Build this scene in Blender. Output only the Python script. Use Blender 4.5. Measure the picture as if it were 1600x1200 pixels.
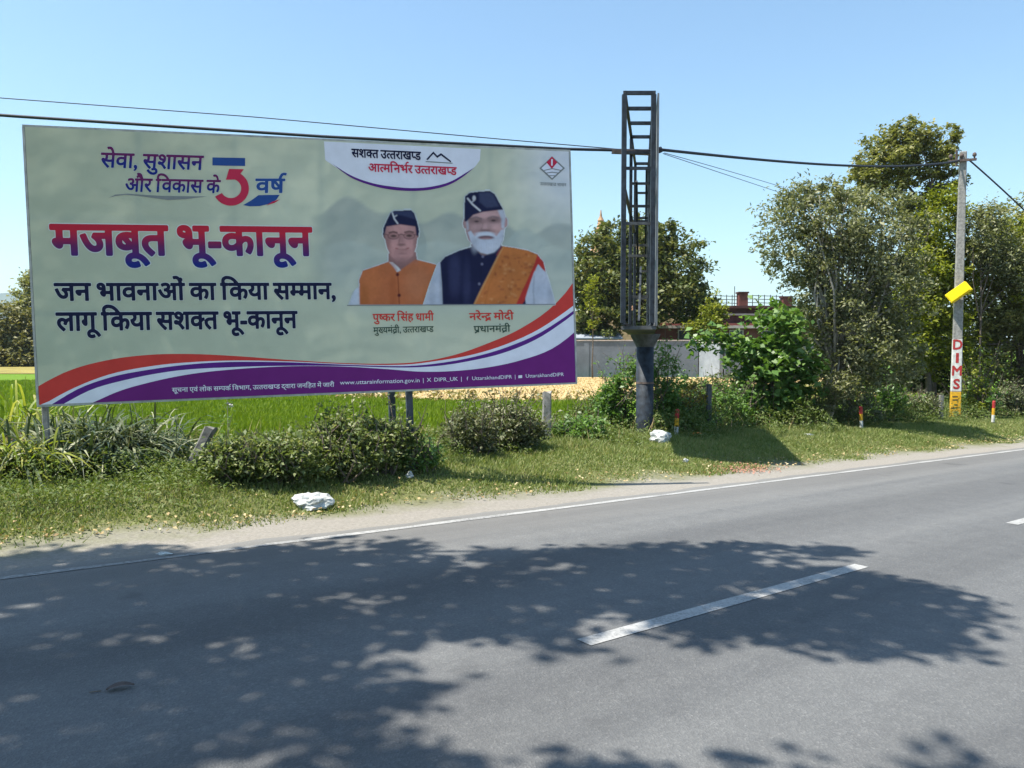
import bpy, bmesh, math, random
import numpy as np
from mathutils import Vector, Matrix

for o in list(bpy.data.objects):
    bpy.data.objects.remove(o)
SC = bpy.context.scene
COL = SC.collection
R = math.radians
rnd = random.Random(7)
RNG = np.random.default_rng(11)

# ------------------------------------------------------------------ camera
CAMH = 1.6
PITCH = math.atan(55 / 1200)
cam = bpy.data.cameras.new('camera')
cam.sensor_width = 36.0
cam.lens = 27.0
cam.clip_start = 0.05
cam.clip_end = 20000
camo = bpy.data.objects.new('camera', cam)
COL.objects.link(camo)
camo.location = (0, 0, CAMH)
camo.rotation_euler = (math.pi / 2 - PITCH, 0, 0)
SC.camera = camo

# ------------------------------------------------------------------ sky, sun, exposure
SUN = Vector((-0.45, -0.122, 1.0)).normalized()          # towards the sun: high, from the left
w = bpy.data.worlds.new('World')
SC.world = w
w.use_nodes = True
nt = w.node_tree
bg = nt.nodes['Background']
sky = nt.nodes.new('ShaderNodeTexSky')
sky.sky_type = 'NISHITA'
sky.sun_disc = False
sky.sun_elevation = math.asin(SUN.z)
sky.sun_rotation = math.atan2(SUN.x, SUN.y)
sky.altitude = 500
sky.air_density = 1.2
sky.dust_density = 1.0
sky.ozone_density = 0.0
wb = nt.nodes.new('ShaderNodeMix')                      # the whole sky a touch cooler, as the camera saw it
wb.data_type = 'RGBA'
wb.blend_type = 'MULTIPLY'
wb.inputs[0].default_value = 1.0
wb.inputs[7].default_value = (0.86, 1.04, 1.10, 1)
nt.links.new(sky.outputs[0], wb.inputs[6])
nt.links.new(wb.outputs[2], bg.inputs[0])
bg.inputs[1].default_value = 0.094
sl = bpy.data.lights.new('sun', 'SUN')
sl.energy = 5.0
sl.angle = R(0.53)
sl.color = (1.0, 0.94, 0.83)
so = bpy.data.objects.new('sun', sl)
COL.objects.link(so)
so.rotation_euler = SUN.to_track_quat('Z', 'Y').to_euler()
so.location = (-10, 0, 30)
vs = SC.view_settings
vs.view_transform = 'Standard'
vs.look = 'None'
vs.exposure = 1.1
vs.gamma = 1.0
vs.use_curve_mapping = False
SC.cycles.diffuse_bounces = 3
SC.cycles.glossy_bounces = 2
SC.cycles.transmission_bounces = 3
SC.cycles.max_bounces = 5

# ------------------------------------------------------------------ ground model
DU = np.array([0.78806, 0.61560])          # along the road
SLOPE = 0.0333


def sstep(a, b, x):
    t = np.clip((x - a) / (b - a), 0, 1)
    return t * t * (3 - 2 * t)


def gz(x, y):
    """height of the ground: a road that falls gently to the right, a raised verge, a flat field beyond"""
    x = np.asarray(x, float)
    y = np.asarray(y, float)
    u = x * DU[0] + y * DU[1]
    n = -x * DU[1] + y * DU[0]
    road = -SLOPE * np.clip(u, -25, 42)
    verge = 0.2 * sstep(7.3, 8.9, n) + 0.02 * np.sin(x * 2.1 + y) * sstep(7.5, 8.5, n)
    wgt = sstep(11.5, 15.5, n)
    return (1 - wgt) * (road + verge) + wgt * (-0.32)


def un(u, n):
    return u * DU[0] - n * DU[1], u * DU[1] + n * DU[0]


FWD = np.array([0, math.cos(PITCH), -math.sin(PITCH)])
UPV = np.array([0, math.sin(PITCH), math.cos(PITCH)])


def ray(px, py):
    return np.array([1.0, 0, 0]) * (px - 800) / 1200 + FWD + UPV * (600 - py) / 1200


def at(px, py, y):
    """point at distance y in front of the place the photograph was taken from"""
    d = ray(px, py)
    return np.array([0, 0, CAMH]) + d * (y / d[1])


def G(px, py):
    """ground point seen at a place of the photograph"""
    d = ray(px, py)
    t = 1.0
    while t < 600:
        t2 = t * 1.02
        p = d * t2 + np.array([0, 0, CAMH])
        if p[2] < gz(p[0], p[1]):
            for _ in range(20):
                m = (t + t2) / 2
                p = d * m + np.array([0, 0, CAMH])
                if p[2] < gz(p[0], p[1]):
                    t2 = m
                else:
                    t = m
            return p
        t = t2
    return d * 600 + np.array([0, 0, CAMH])


# ------------------------------------------------------------------ object helpers
def tag(o, label=None, cat=None, group=None, kind=None):
    if label:
        o['label'] = label
    if cat:
        o['category'] = cat
    if group:
        o['group'] = group
    if kind:
        o['kind'] = kind
    return o


def empty(name, loc=(0, 0, 0), rz=0.0):
    o = bpy.data.objects.new(name, None)
    COL.objects.link(o)
    o.location = loc
    o.rotation_euler = (0, 0, rz)
    o.empty_display_size = 0.2
    return o


def link(name, me, mats=None, parent=None, loc=None):
    o = bpy.data.objects.new(name, me)
    COL.objects.link(o)
    for m in (mats if isinstance(mats, (list, tuple)) else [mats]):
        if m is not None and m.name not in [k.name for k in me.materials if k]:
            me.materials.append(m)
    if parent:
        o.parent = parent
    if loc is not None:
        o.location = loc
    return o


def np_mesh(name, V, F, smooth=False):
    """mesh from arrays; F is (k, m) with m corners a face"""
    V = np.asarray(V, np.float32)
    F = np.asarray(F, np.int32)
    me = bpy.data.meshes.new(name)
    me.vertices.add(len(V))
    me.vertices.foreach_set('co', V.ravel())
    k, m = F.shape
    me.loops.add(k * m)
    me.loops.foreach_set('vertex_index', F.ravel())
    me.polygons.add(k)
    me.polygons.foreach_set('loop_start', np.arange(0, k * m, m, dtype=np.int32))
    if smooth:
        me.polygons.foreach_set('use_smooth', np.ones(k, bool))
    me.update(calc_edges=True)
    return me


class MB:
    def __init__(s):
        s.v = []
        s.f = []
        s.mi = []

    def add(s, v, f, mi=0):
        b = len(s.v)
        s.v += [tuple(p) for p in v]
        s.f += [tuple(i + b for i in q) for q in f]
        s.mi += [mi] * len(f)
        return s

    def box(s, c, d, rot=None, mi=0):
        pts = []
        for sx in (-1, 1):
            for sy in (-1, 1):
                for sz in (-1, 1):
                    p = Vector((sx * d[0] / 2, sy * d[1] / 2, sz * d[2] / 2))
                    if rot is not None:
                        p = rot @ p
                    pts.append(p + Vector(c))
        return s.add(pts, [(0, 1, 3, 2), (4, 6, 7, 5), (0, 4, 5, 1), (2, 3, 7, 6), (0, 2, 6, 4), (1, 5, 7, 3)], mi)

    def bar(s, a, b, wx, wy, mi=0, up=(0, 0, 1)):
        a = Vector(a)
        b = Vector(b)
        z = (b - a).normalized()
        u = Vector(up)
        if abs(z.dot(u)) > 0.95:
            u = Vector((0, 1, 0))
        x = u.cross(z).normalized()
        y = z.cross(x)
        pts = []
        for p in (a, b):
            for (i, j) in ((-1, -1), (1, -1), (1, 1), (-1, 1)):
                pts.append(p + x * i * wx / 2 + y * j * wy / 2)
        return s.add(pts, [(3, 2, 1, 0), (4, 5, 6, 7), (0, 1, 5, 4), (1, 2, 6, 5), (2, 3, 7, 6), (3, 0, 4, 7)], mi)

    def tube(s, pts, rad, n=8, mi=0, cap=True):
        pts = [Vector(p) for p in pts]
        if not isinstance(rad, (list, tuple)):
            rad = [rad] * len(pts)
        V = []
        ref = Vector((0.31, 0.95, 0.11)).normalized()
        for i, p in enumerate(pts):
            t = (pts[min(i + 1, len(pts) - 1)] - pts[max(i - 1, 0)]).normalized()
            x = ref.cross(t)
            if x.length < 0.05:
                x = Vector((1, 0, 0)).cross(t)
            x.normalize()
            y = t.cross(x)
            for k in range(n):
                a = 2 * math.pi * k / n
                V.append(p + (x * math.cos(a) + y * math.sin(a)) * rad[i])
        F = []
        for i in range(len(pts) - 1):
            for k in range(n):
                F.append((i * n + k, i * n + (k + 1) % n, (i + 1) * n + (k + 1) % n, (i + 1) * n + k))
        if cap:
            F.append(tuple(range(n - 1, -1, -1)))
            F.append(tuple((len(pts) - 1) * n + k for k in range(n)))
        return s.add(V, F, mi)

    def build(s, name, mats, parent=None, smooth=False, loc=None, bevel=0):
        me = bpy.data.meshes.new(name)
        me.from_pydata(s.v, [], s.f)
        for i, p in enumerate(me.polygons):
            p.material_index = s.mi[i]
            p.use_smooth = smooth
        if not isinstance(mats, (list, tuple)):
            mats = [mats]
        for m in mats:
            me.materials.append(m)
        if bevel:
            bm = bmesh.new()
            bm.from_mesh(me)
            bmesh.ops.bevel(bm, geom=bm.edges[:], offset=bevel, segments=1, affect='EDGES')
            bm.to_mesh(me)
            bm.free()
        o = bpy.data.objects.new(name, me)
        COL.objects.link(o)
        if parent:
            o.parent = parent
        if loc is not None:
            o.location = loc
        return o


# ------------------------------------------------------------------ materials
def new_mat(name):
    m = bpy.data.materials.new(name)
    m.use_nodes = True
    n = m.node_tree.nodes
    return m, n, m.node_tree.links, n['Principled BSDF']


def ramp(n, l, src, stops):
    r = n.new('ShaderNodeValToRGB')
    e = r.color_ramp.elements
    while len(e) < len(stops):
        e.new(0.5)
    for i, (p, c) in enumerate(stops):
        e[i].position = p
        e[i].color = (*c, 1)
    l.new(src, r.inputs[0])
    return r.outputs[0]


def noise(n, l, scale, detail=4, rough=0.6, vec=None):
    t = n.new('ShaderNodeTexNoise')
    t.inputs['Scale'].default_value = scale
    t.inputs['Detail'].default_value = detail
    t.inputs['Roughness'].default_value = rough
    if vec is not None:
        l.new(vec, t.inputs['Vector'])
    return t.outputs['Fac']


def mixc(n, l, fac, a, b, typ='MIX'):
    m = n.new('ShaderNodeMix')
    m.data_type = 'RGBA'
    m.blend_type = typ
    for s, v in ((m.inputs[0], fac), (m.inputs[6], a), (m.inputs[7], b)):
        if hasattr(v, 'is_linked'):
            l.new(v, s)
        elif isinstance(v, (int, float)):
            s.default_value = v
        else:
            s.default_value = (*v, 1)
    return m.outputs[2]


def mth(n, l, op, a, b=0.0, c=0.0):
    m = n.new('ShaderNodeMath')
    m.operation = op
    for i, v in enumerate((a, b, c)):
        if hasattr(v, 'is_linked'):
            l.new(v, m.inputs[i])
        else:
            m.inputs[i].default_value = v
    return m.outputs[0]


def bump(n, l, bs, h, strength=0.3, dist=0.02):
    b = n.new('ShaderNodeBump')
    b.inputs['Strength'].default_value = strength
    b.inputs['Distance'].default_value = dist
    l.new(h, b.inputs['Height'])
    l.new(b.outputs[0], bs.inputs['Normal'])


def objco(n):
    return n.new('ShaderNodeTexCoord').outputs['Object']


def mat_plain(name, col, var=0.12, scale=6.0, rough=0.7, metal=0.0, bmp=0.0, spec=0.3):
    m, n, l, b = new_mat(name)
    f = noise(n, l, scale, 5, 0.65, objco(n))
    lo = tuple(c * (1 - var * 1.6) for c in col)
    hi = tuple(min(1, c * (1 + var)) for c in col)
    l.new(ramp(n, l, f, [(0.3, lo), (0.7, hi)]), b.inputs['Base Color'])
    b.inputs['Roughness'].default_value = rough
    b.inputs['Metallic'].default_value = metal
    b.inputs['Specular IOR Level'].default_value = spec
    if bmp:
        bump(n, l, b, f, bmp, 0.02)
    return m


def mat_leaf(name, stops, trans=0.35, rough=0.55, spec=0.25, clump=1.3):
    """leaf colour varies leaf by leaf and from branch to branch; thin enough to let some light through"""
    m, n, l, b = new_mat(name)
    geo = n.new('ShaderNodeNewGeometry')
    f1 = geo.outputs['Random Per Island']
    f2 = noise(n, l, clump, 3, 0.6, objco(n))
    f = mth(n, l, 'ADD', mth(n, l, 'MULTIPLY', f1, 0.55), mth(n, l, 'MULTIPLY', f2, 0.5))
    k = len(stops)
    col = ramp(n, l, f, [(0.12 + 0.76 * i / (k - 1), c) for i, c in enumerate(stops)])
    l.new(col, b.inputs['Base Color'])
    b.inputs['Roughness'].default_value = rough
    b.inputs['Specular IOR Level'].default_value = spec
    tr = n.new('ShaderNodeBsdfTranslucent')
    l.new(mixc(n, l, 1.0, col, (1.25, 1.3, 0.55), 'MULTIPLY'), tr.inputs[0])
    mx = n.new('ShaderNodeMixShader')
    mx.inputs[0].default_value = trans
    l.new(b.outputs[0], mx.inputs[1])
    l.new(tr.outputs[0], mx.inputs[2])
    l.new(mx.outputs[0], n['Material Output'].inputs[0])
    return m


M = {}
M['bark'] = mat_plain('bark', (0.13, 0.105, 0.085), 0.35, 9, 0.9, bmp=0.6)
M['pale_bark'] = mat_plain('pale_bark', (0.30, 0.28, 0.24), 0.3, 9, 0.9, bmp=0.6)
M['steel_dark'] = mat_plain('steel_dark', (0.026, 0.034, 0.046), 0.45, 9, 0.6, 0.1)
M['steel_grey'] = mat_plain('steel_grey', (0.085, 0.09, 0.095), 0.35, 7, 0.65, 0.1)
M['sheet_grey'] = mat_plain('sheet_grey', (0.17, 0.18, 0.19), 0.3, 3, 0.65, 0.0)
M['steel_rust'] = mat_plain('steel_rust', (0.12, 0.09, 0.08), 0.4, 8, 0.7, 0.1)
M['post_blue'] = mat_plain('post_blue', (0.045, 0.06, 0.085), 0.3, 9, 0.55)
M['white_paint'] = mat_plain('white_paint', (0.60, 0.60, 0.57), 0.22, 9, 0.6)
M['frame_paint'] = mat_plain('frame_paint', (0.40, 0.41, 0.38), 0.25, 6, 0.7)
M['red_paint'] = mat_plain('red_paint', (0.40, 0.035, 0.035), 0.3, 12, 0.6)
M['yellow_paint'] = mat_plain('yellow_paint', (0.62, 0.34, 0.02), 0.25, 8, 0.6)
M['box_yellow'] = mat_plain('box_yellow', (0.86, 0.62, 0.01), 0.06, 4, 0.45)
M['black_paint'] = mat_plain('black_paint', (0.03, 0.03, 0.03), 0.2, 10, 0.6)
M['concrete'] = mat_plain('concrete', (0.27, 0.262, 0.245), 0.28, 14, 0.9, bmp=0.3)
M['old_concrete'] = mat_plain('old_concrete', (0.17, 0.165, 0.155), 0.35, 11, 0.95, bmp=0.5)
M['cable'] = mat_plain('cable', (0.02, 0.025, 0.035), 0.2, 10, 0.6)
M['plastic'] = mat_plain('plastic', (0.46, 0.475, 0.46), 0.35, 16, 0.45)
M['orange_plastic'] = mat_plain('orange_plastic', (0.8, 0.22, 0.03), 0.2, 9, 0.45)
M['brick_red'] = mat_plain('brick_red', (0.17, 0.055, 0.048), 0.3, 1.4, 0.9)
M['brick_dark'] = mat_plain('brick_dark', (0.085, 0.035, 0.035), 0.35, 2.2, 0.9)
M['trim_pale'] = mat_plain('trim_pale', (0.5, 0.42, 0.40), 0.15, 3, 0.8)
M['plaster'] = mat_plain('plaster', (0.15, 0.17, 0.205), 0.2, 0.9, 0.9, bmp=0.2)
M['tin_white'] = mat_plain('tin_white', (0.27, 0.30, 0.34), 0.15, 1.5, 0.7)
M['spire_stone'] = mat_plain('spire_stone', (0.42, 0.25, 0.15), 0.25, 0.8, 0.9)
M['glass_dark'] = mat_plain('glass_dark', (0.03, 0.035, 0.04), 0.2, 2, 0.2, spec=0.5)

# ------------------------------------------------------------------ ground
def ground_material():
    m, n, l, b = new_mat('ground_soil_and_field')
    co = objco(n)
    d = n.new('ShaderNodeVectorMath')
    d.operation = 'DOT_PRODUCT'
    l.new(co, d.inputs[0])
    d.inputs[1].default_value = (-DU[1], DU[0], 0)
    nn = d.outputs['Value']
    big = noise(n, l, 1.1, 6, 0.65, co)
    fine = noise(n, l, 30, 5, 0.7, co)
    grit = noise(n, l, 160, 2, 0.6, co)
    wob = mth(n, l, 'ADD', nn, mth(n, l, 'MULTIPLY', mth(n, l, 'SUBTRACT', big, 0.5), 1.6))
    dirt = ramp(n, l, mth(n, l, 'ADD', mth(n, l, 'MULTIPLY', fine, 0.6), mth(n, l, 'MULTIPLY', grit, 0.4)),
                [(0.3, (0.16, 0.148, 0.13)), (0.5, (0.235, 0.22, 0.197)), (0.72, (0.32, 0.30, 0.27))])
    soil = ramp(n, l, fine, [(0.3, (0.08, 0.085, 0.035)), (0.7, (0.16, 0.17, 0.07))])
    crop = ramp(n, l, noise(n, l, 2.2, 5, 0.7, co), [(0.3, (0.075, 0.15, 0.012)), (0.7, (0.125, 0.21, 0.02))])
    f1 = ramp(n, l, mth(n, l, 'MULTIPLY', mth(n, l, 'SUBTRACT', wob, 7.05), 1.4), [(0.0, (0, 0, 0)), (1.0, (1, 1, 1))])
    f2 = ramp(n, l, mth(n, l, 'MULTIPLY', mth(n, l, 'SUBTRACT', wob, 12.6), 0.7), [(0.0, (0, 0, 0)), (1.0, (1, 1, 1))])
    c = mixc(n, l, f1, dirt, soil)
    c = mixc(n, l, f2, c, crop)
    l.new(c, b.inputs['Base Color'])
    b.inputs['Roughness'].default_value = 0.95
    b.inputs['Specular IOR Level'].default_value = 0.1
    bump(n, l, b, mth(n, l, 'ADD', fine, mth(n, l, 'MULTIPLY', grit, 0.4)), 0.5, 0.02)
    return m


def ground_sheet():
    def axis(lo, hi, step, far):
        a = list(np.arange(lo, hi + 1e-6, step))
        s = step
        x = hi
        while x < far:
            s *= 1.35
            x += s
            a.append(x)
        s = step
        x = lo
        out = []
        while x > -far:
            s *= 1.35
            x -= s
            out.append(x)
        return np.array(out[::-1] + a)
    us = axis(-24, 46, 0.5, 4500)
    ns = axis(-8, 18, 0.25, 4500)
    U, N = np.meshgrid(us, ns, indexing='ij')
    X, Y = un(U, N)
    Z = gz(X, Y) - 0.012
    V = np.stack([X, Y, Z], -1).reshape(-1, 3)
    a, bb = len(us), len(ns)
    i = np.arange(a - 1)[:, None] * bb + np.arange(bb - 1)[None, :]
    F = np.stack([i, i + bb, i + bb + 1, i + 1], -1).reshape(-1, 4)
    me = np_mesh('ground', V, F, True)
    o = link('ground', me, ground_material())
    tag(o, kind='structure')


ground_sheet()


# ------------------------------------------------------------------ road
def asphalt():
    m, n, l, b = new_mat('asphalt')
    co = objco(n)
    v = n.new('ShaderNodeTexVoronoi')
    v.inputs['Scale'].default_value = 95
    l.new(co, v.inputs['Vector'])
    grit = noise(n, l, 210, 3, 0.7, co)
    mid = noise(n, l, 5.5, 5, 0.7, co)
    # wheel tracks run along the road: noise stretched in the road's direction
    mp = n.new('ShaderNodeMapping')
    mp.inputs['Rotation'].default_value = (0, 0, -math.atan2(DU[1], DU[0]))
    mp.inputs['Scale'].default_value = (0.06, 1.0, 1.0)
    mp.vector_type = 'TEXTURE'
    mp2 = n.new('ShaderNodeMapping')
    mp2.inputs['Scale'].default_value = (0.05, 1.3, 1.0)
    rot = n.new('ShaderNodeVectorRotate')
    rot.rotation_type = 'Z_AXIS'
    rot.inputs['Angle'].default_value = -math.atan2(DU[1], DU[0])
    l.new(co, rot.inputs['Vector'])
    l.new(rot.outputs[0], mp2.inputs[0])
    streak = noise(n, l, 1.4, 4, 0.6, mp2.outputs[0])
    n.remove(mp)
    cell = ramp(n, l, v.outputs['Color'], [(0.0, (0.07, 0.073, 0.076)), (0.6, (0.10, 0.103, 0.106)), (0.86, (0.135, 0.137, 0.138)), (1.0, (0.20, 0.20, 0.198))])
    c = mixc(n, l, 0.45, cell, ramp(n, l, grit, [(0.3, (0.075, 0.077, 0.08)), (0.7, (0.122, 0.124, 0.127))]))
    c = mixc(n, l, 1.0, c, ramp(n, l, streak, [(0.3, (0.93, 0.93, 0.94)), (0.7, (1.22, 1.21, 1.19))]), 'MULTIPLY')
    c = mixc(n, l, 1.0, c, ramp(n, l, mid, [(0.3, (0.9, 0.9, 0.9)), (0.7, (1.08, 1.08, 1.07))]), 'MULTIPLY')
    # dust blown in from the shoulder, worn wheel paths, old stains
    d = n.new('ShaderNodeVectorMath')
    d.operation = 'DOT_PRODUCT'
    l.new(co, d.inputs[0])
    d.inputs[1].default_value = (-DU[1], DU[0], 0)
    nn = d.outputs['Value']
    patchy = noise(n, l, 0.9, 6, 0.7, mp2.outputs[0])
    edge = mth(n, l, 'ADD', nn, mth(n, l, 'MULTIPLY', mth(n, l, 'SUBTRACT', patchy, 0.5), 1.3))
    dust = ramp(n, l, mth(n, l, 'MULTIPLY', mth(n, l, 'SUBTRACT', edge, 5.35), 0.8), [(0.0, (0, 0, 0)), (1.0, (0.75, 0.75, 0.75))])
    c = mixc(n, l, dust, c, (0.185, 0.18, 0.17))
    wheel = mth(n, l, 'SINE', mth(n, l, 'MULTIPLY_ADD', nn, 3.7, 0.6))
    c = mixc(n, l, 1.0, c, ramp(n, l, mth(n, l, 'MULTIPLY_ADD', wheel, 0.25, mth(n, l, 'MULTIPLY', patchy, 1.0)), [(0.25, (0.86, 0.86, 0.87)), (0.75, (1.12, 1.12, 1.12))]), 'MULTIPLY')
    st = noise(n, l, 1.7, 3, 0.5, co)
    c = mixc(n, l, ramp(n, l, st, [(0.66, (0, 0, 0)), (0.74, (0.4, 0.4, 0.4))]), c, (0.05, 0.05, 0.052))
    crack = n.new('ShaderNodeTexVoronoi')
    crack.feature = 'DISTANCE_TO_EDGE'
    crack.inputs['Scale'].default_value = 0.42
    wv = n.new('ShaderNodeVectorMath')
    wv.operation = 'ADD'
    nz = n.new('ShaderNodeTexNoise')
    nz.inputs['Scale'].default_value = 3.0
    l.new(co, nz.inputs['Vector'])
    l.new(co, wv.inputs[0])
    l.new(nz.outputs['Color'], wv.inputs[1])
    l.new(wv.outputs[0], crack.inputs['Vector'])
    gate = ramp(n, l, noise(n, l, 0.35, 2, 0.5, co), [(0.52, (0, 0, 0)), (0.64, (0.22, 0.22, 0.22))])
    ck = ramp(n, l, crack.outputs['Distance'], [(0.0, (1, 1, 1)), (0.006, (0, 0, 0))])
    c = mixc(n, l, mixc(n, l, 1.0, gate, ck, 'MULTIPLY'), c, (0.03, 0.03, 0.032))
    l.new(c, b.inputs['Base Color'])
    b.inputs['Roughness'].default_value = 0.72
    b.inputs['Specular IOR Level'].default_value = 0.35
    bump(n, l, b, mth(n, l, 'ADD', v.outputs['Distance'], grit), 0.55, 0.006)
    return m


def strip(us, ns_list, lift, name, mat, parent=None, jitter=0.0):
    """a sheet along the road between offsets"""
    V = []
    F = []
    k = len(ns_list)
    for i, u in enumerate(us):
        for j, nn in enumerate(ns_list):
            jn = 0.0
            if jitter and j == k - 1:
                jn = jitter * (math.sin(u * 3.1) * 0.5 + math.sin(u * 7.7 + 1) * 0.3 + rnd.uniform(-0.4, 0.4))
            x, y = un(u, nn + jn)
            V.append((x, y, -SLOPE * float(np.clip(u, -25, 42)) + lift))
    for i in range(len(us) - 1):
        for j in range(k - 1):
            F.append((i * k + j, i * k + k + j, i * k + k + j + 1, i * k + j + 1))
    me = bpy.data.meshes.new(name)
    me.from_pydata(V, [], F)
    return link(name, me, mat, parent)


M['asphalt'] = asphalt()
us = list(np.arange(-90, -12, 3.0)) + list(np.arange(-12, 45, 0.2)) + list(np.arange(45, 300, 6.0))
road = strip(us, [-6.2, -3, 0, 3, 6.62], 0.0, 'road', M['asphalt'], jitter=0.05)
tag(road, kind='structure')


def marking_mat():
    m, n, l, b = new_mat('worn_road_paint')
    co = objco(n)
    f = noise(n, l, 42, 6, 0.75, co)
    g = noise(n, l, 3, 3, 0.6, co)
    c = ramp(n, l, mth(n, l, 'ADD', mth(n, l, 'MULTIPLY', f, 0.7), mth(n, l, 'MULTIPLY', g, 0.3)),
             [(0.36, (0.13, 0.13, 0.13)), (0.50, (0.29, 0.29, 0.285)), (0.74, (0.44, 0.44, 0.43))])
    l.new(c, b.inputs['Base Color'])
    b.inputs['Roughness'].default_value = 0.7
    return m


M['marking'] = marking_mat()
strip(list(np.arange(2.7, 40, 0.5)) + list(np.arange(40, 120, 4.0)), [6.37, 6.46], 0.004, 'edge_line', M['marking'], road, 0.016)
M['marking_shade'] = mat_plain('shade_darkened_road_paint', (0.24, 0.24, 0.235), 0.3, 30, 0.8)  # tree shade on the left stretch is put into this darker line colour
strip(list(np.arange(-40, 0, 2.0)) + list(np.arange(0, 2.71, 0.3)), [6.38, 6.45], 0.004, 'edge_line', M['marking_shade'], road, 0.016)['label'] = 'left stretch of the edge line, coloured darker for the tree shade'
for k in range(-6, 14):
    u0 = 3.02 + 6.4 * k
    strip(list(np.linspace(u0, u0 + 3.17, 9)), [3.13, 3.25], 0.004, 'lane_dash', M['marking'], road)

# ------------------------------------------------------------------ leaves, blades, ribbons
def rand_unit(n, rng):
    v = rng.normal(size=(n, 3))
    return v / np.linalg.norm(v, axis=1, keepdims=True)


def leaf_mesh(name, P, size, rng, aspect=0.5, up=0.5, fold=0.12, droop=0.0):
    """one four-cornered folded leaf at each point"""
    P = np.asarray(P, float)
    n = len(P)
    nr = rand_unit(n, rng)
    nr[:, 2] = np.abs(nr[:, 2]) + up
    nr /= np.linalg.norm(nr, axis=1, keepdims=True)
    d = rand_unit(n, rng)
    d[:, 2] -= droop
    d -= nr * np.sum(d * nr, 1, keepdims=True)
    d /= np.linalg.norm(d, axis=1, keepdims=True) + 1e-9
    s = np.cross(nr, d)
    sz = (size * rng.uniform(0.6, 1.35, n))[:, None]
    V = np.empty((n, 4, 3))
    V[:, 0] = P - d * sz * 0.5
    V[:, 1] = P + s * sz * aspect * 0.5 + nr * sz * fold
    V[:, 2] = P + d * sz * 0.5 - nr * sz * fold * 0.6
    V[:, 3] = P - s * sz * aspect * 0.5 + nr * sz * fold
    return np_mesh(name, V.reshape(-1, 3), np.arange(n * 4).reshape(n, 4))


def clump_points(blobs, count, rng, sub=0.28, per=40, shell=0.55):
    """points gathered in clumps, most of them near the outside of each rounded mass"""
    vol = np.array([b[3] * b[4] * b[5] for b in blobs]) ** 0.75
    vol /= vol.sum()
    out = []
    for b, v in zip(blobs, vol):
        c = np.array(b[:3])
        r = np.array(b[3:6])
        k = max(3, int(count * v / per))
        d = rand_unit(k, rng)
        rad = shell + (1 - shell) * rng.random(k) ** 0.6
        ph = rng.uniform(0, 6.28, 4)
        lump = 1 + 0.16 * np.sin(5 * d[:, 0] + ph[0]) * np.sin(4 * d[:, 2] + ph[1]) + 0.13 * np.sin(9 * d[:, 1] + ph[2]) * np.sin(8 * d[:, 2] + ph[3])
        rad *= rng.uniform(0.8, 1.12, k) * lump
        rad[rng.random(k) < 0.06] *= 1.22
        cc = c + d * rad[:, None] * r
        s = sub * r.mean() * rng.uniform(0.5, 1.3, k)
        q = rng.normal(size=(k, per, 3)) * 0.55 * s[:, None, None]
        q[:, :, 2] *= 0.75
        out.append((cc[:, None, :] + q).reshape(-1, 3))
    return np.concatenate(out)


def limbs(mb, base, top, blobs, r0, rng, nb=2, sides=7):
    """trunk and limbs reaching into each mass of the crown"""
    base = np.array(base, float)
    top = np.array(top, float)
    pts = []
    for i in range(6):
        t = i / 5
        p = base + (top - base) * t + rng.normal(size=3) * 0.05 * r0 * 6 * (0 < i < 5)
        pts.append(tuple(p))
    mb.tube(pts, [r0 * (1.35 if i == 0 else 1 - 0.1 * i) for i in range(6)], sides)
    for b in blobs:
        c = np.array(b[:3])
        for k in range(nb):
            st = base + (top - base) * rng.uniform(0.62, 1.0)
            en = c + rand_unit(1, rng)[0] * np.array(b[3:6]) * 0.65
            mid = (st + en) / 2 + rng.normal(size=3) * 0.08 * np.linalg.norm(en - st)
            mid[2] += 0.06 * np.linalg.norm(en - st)
            mb.tube([tuple(st), tuple((st * 2 + mid) / 3), tuple(mid), tuple((mid + en) / 2), tuple(en)],
                    [r0 * 0.55, r0 * 0.42, r0 * 0.3, r0 * 0.2, r0 * 0.07], 5)


def tree(name, label, base, top, blobs, count, leaf, mat, r0, seed, bark='bark', cat='tree', group=None,
         sub=0.3, per=40, shell=0.55, aspect=0.5, up=0.5, extra=None, crown='crown', stem='trunk', nb=2, droop=0.0):
    """everything given in world places; stored about the foot"""
    rng = np.random.default_rng(seed)
    base = np.array(base, float)
    root = empty(name, tuple(base))
    tag(root, label, cat, group)
    bl = [tuple(np.array(b[:3]) - base) + tuple(b[3:6]) for b in blobs]
    mb = MB()
    limbs(mb, (0, 0, -0.15), np.array(top) - base, bl, r0, rng, nb)
    mb.build(stem, M[bark], root, smooth=True)
    P = clump_points(bl, count, rng, sub, per, shell)
    if extra is not None:
        P = np.concatenate([P, np.asarray(extra) - base])
    P = P[P[:, 2] + base[2] > gz(P[:, 0] + base[0], P[:, 1] + base[1]) + 0.01]
    link(crown, leaf_mesh(crown, P, leaf, rng, aspect, up, droop=droop), mat, root)
    return root


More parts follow.
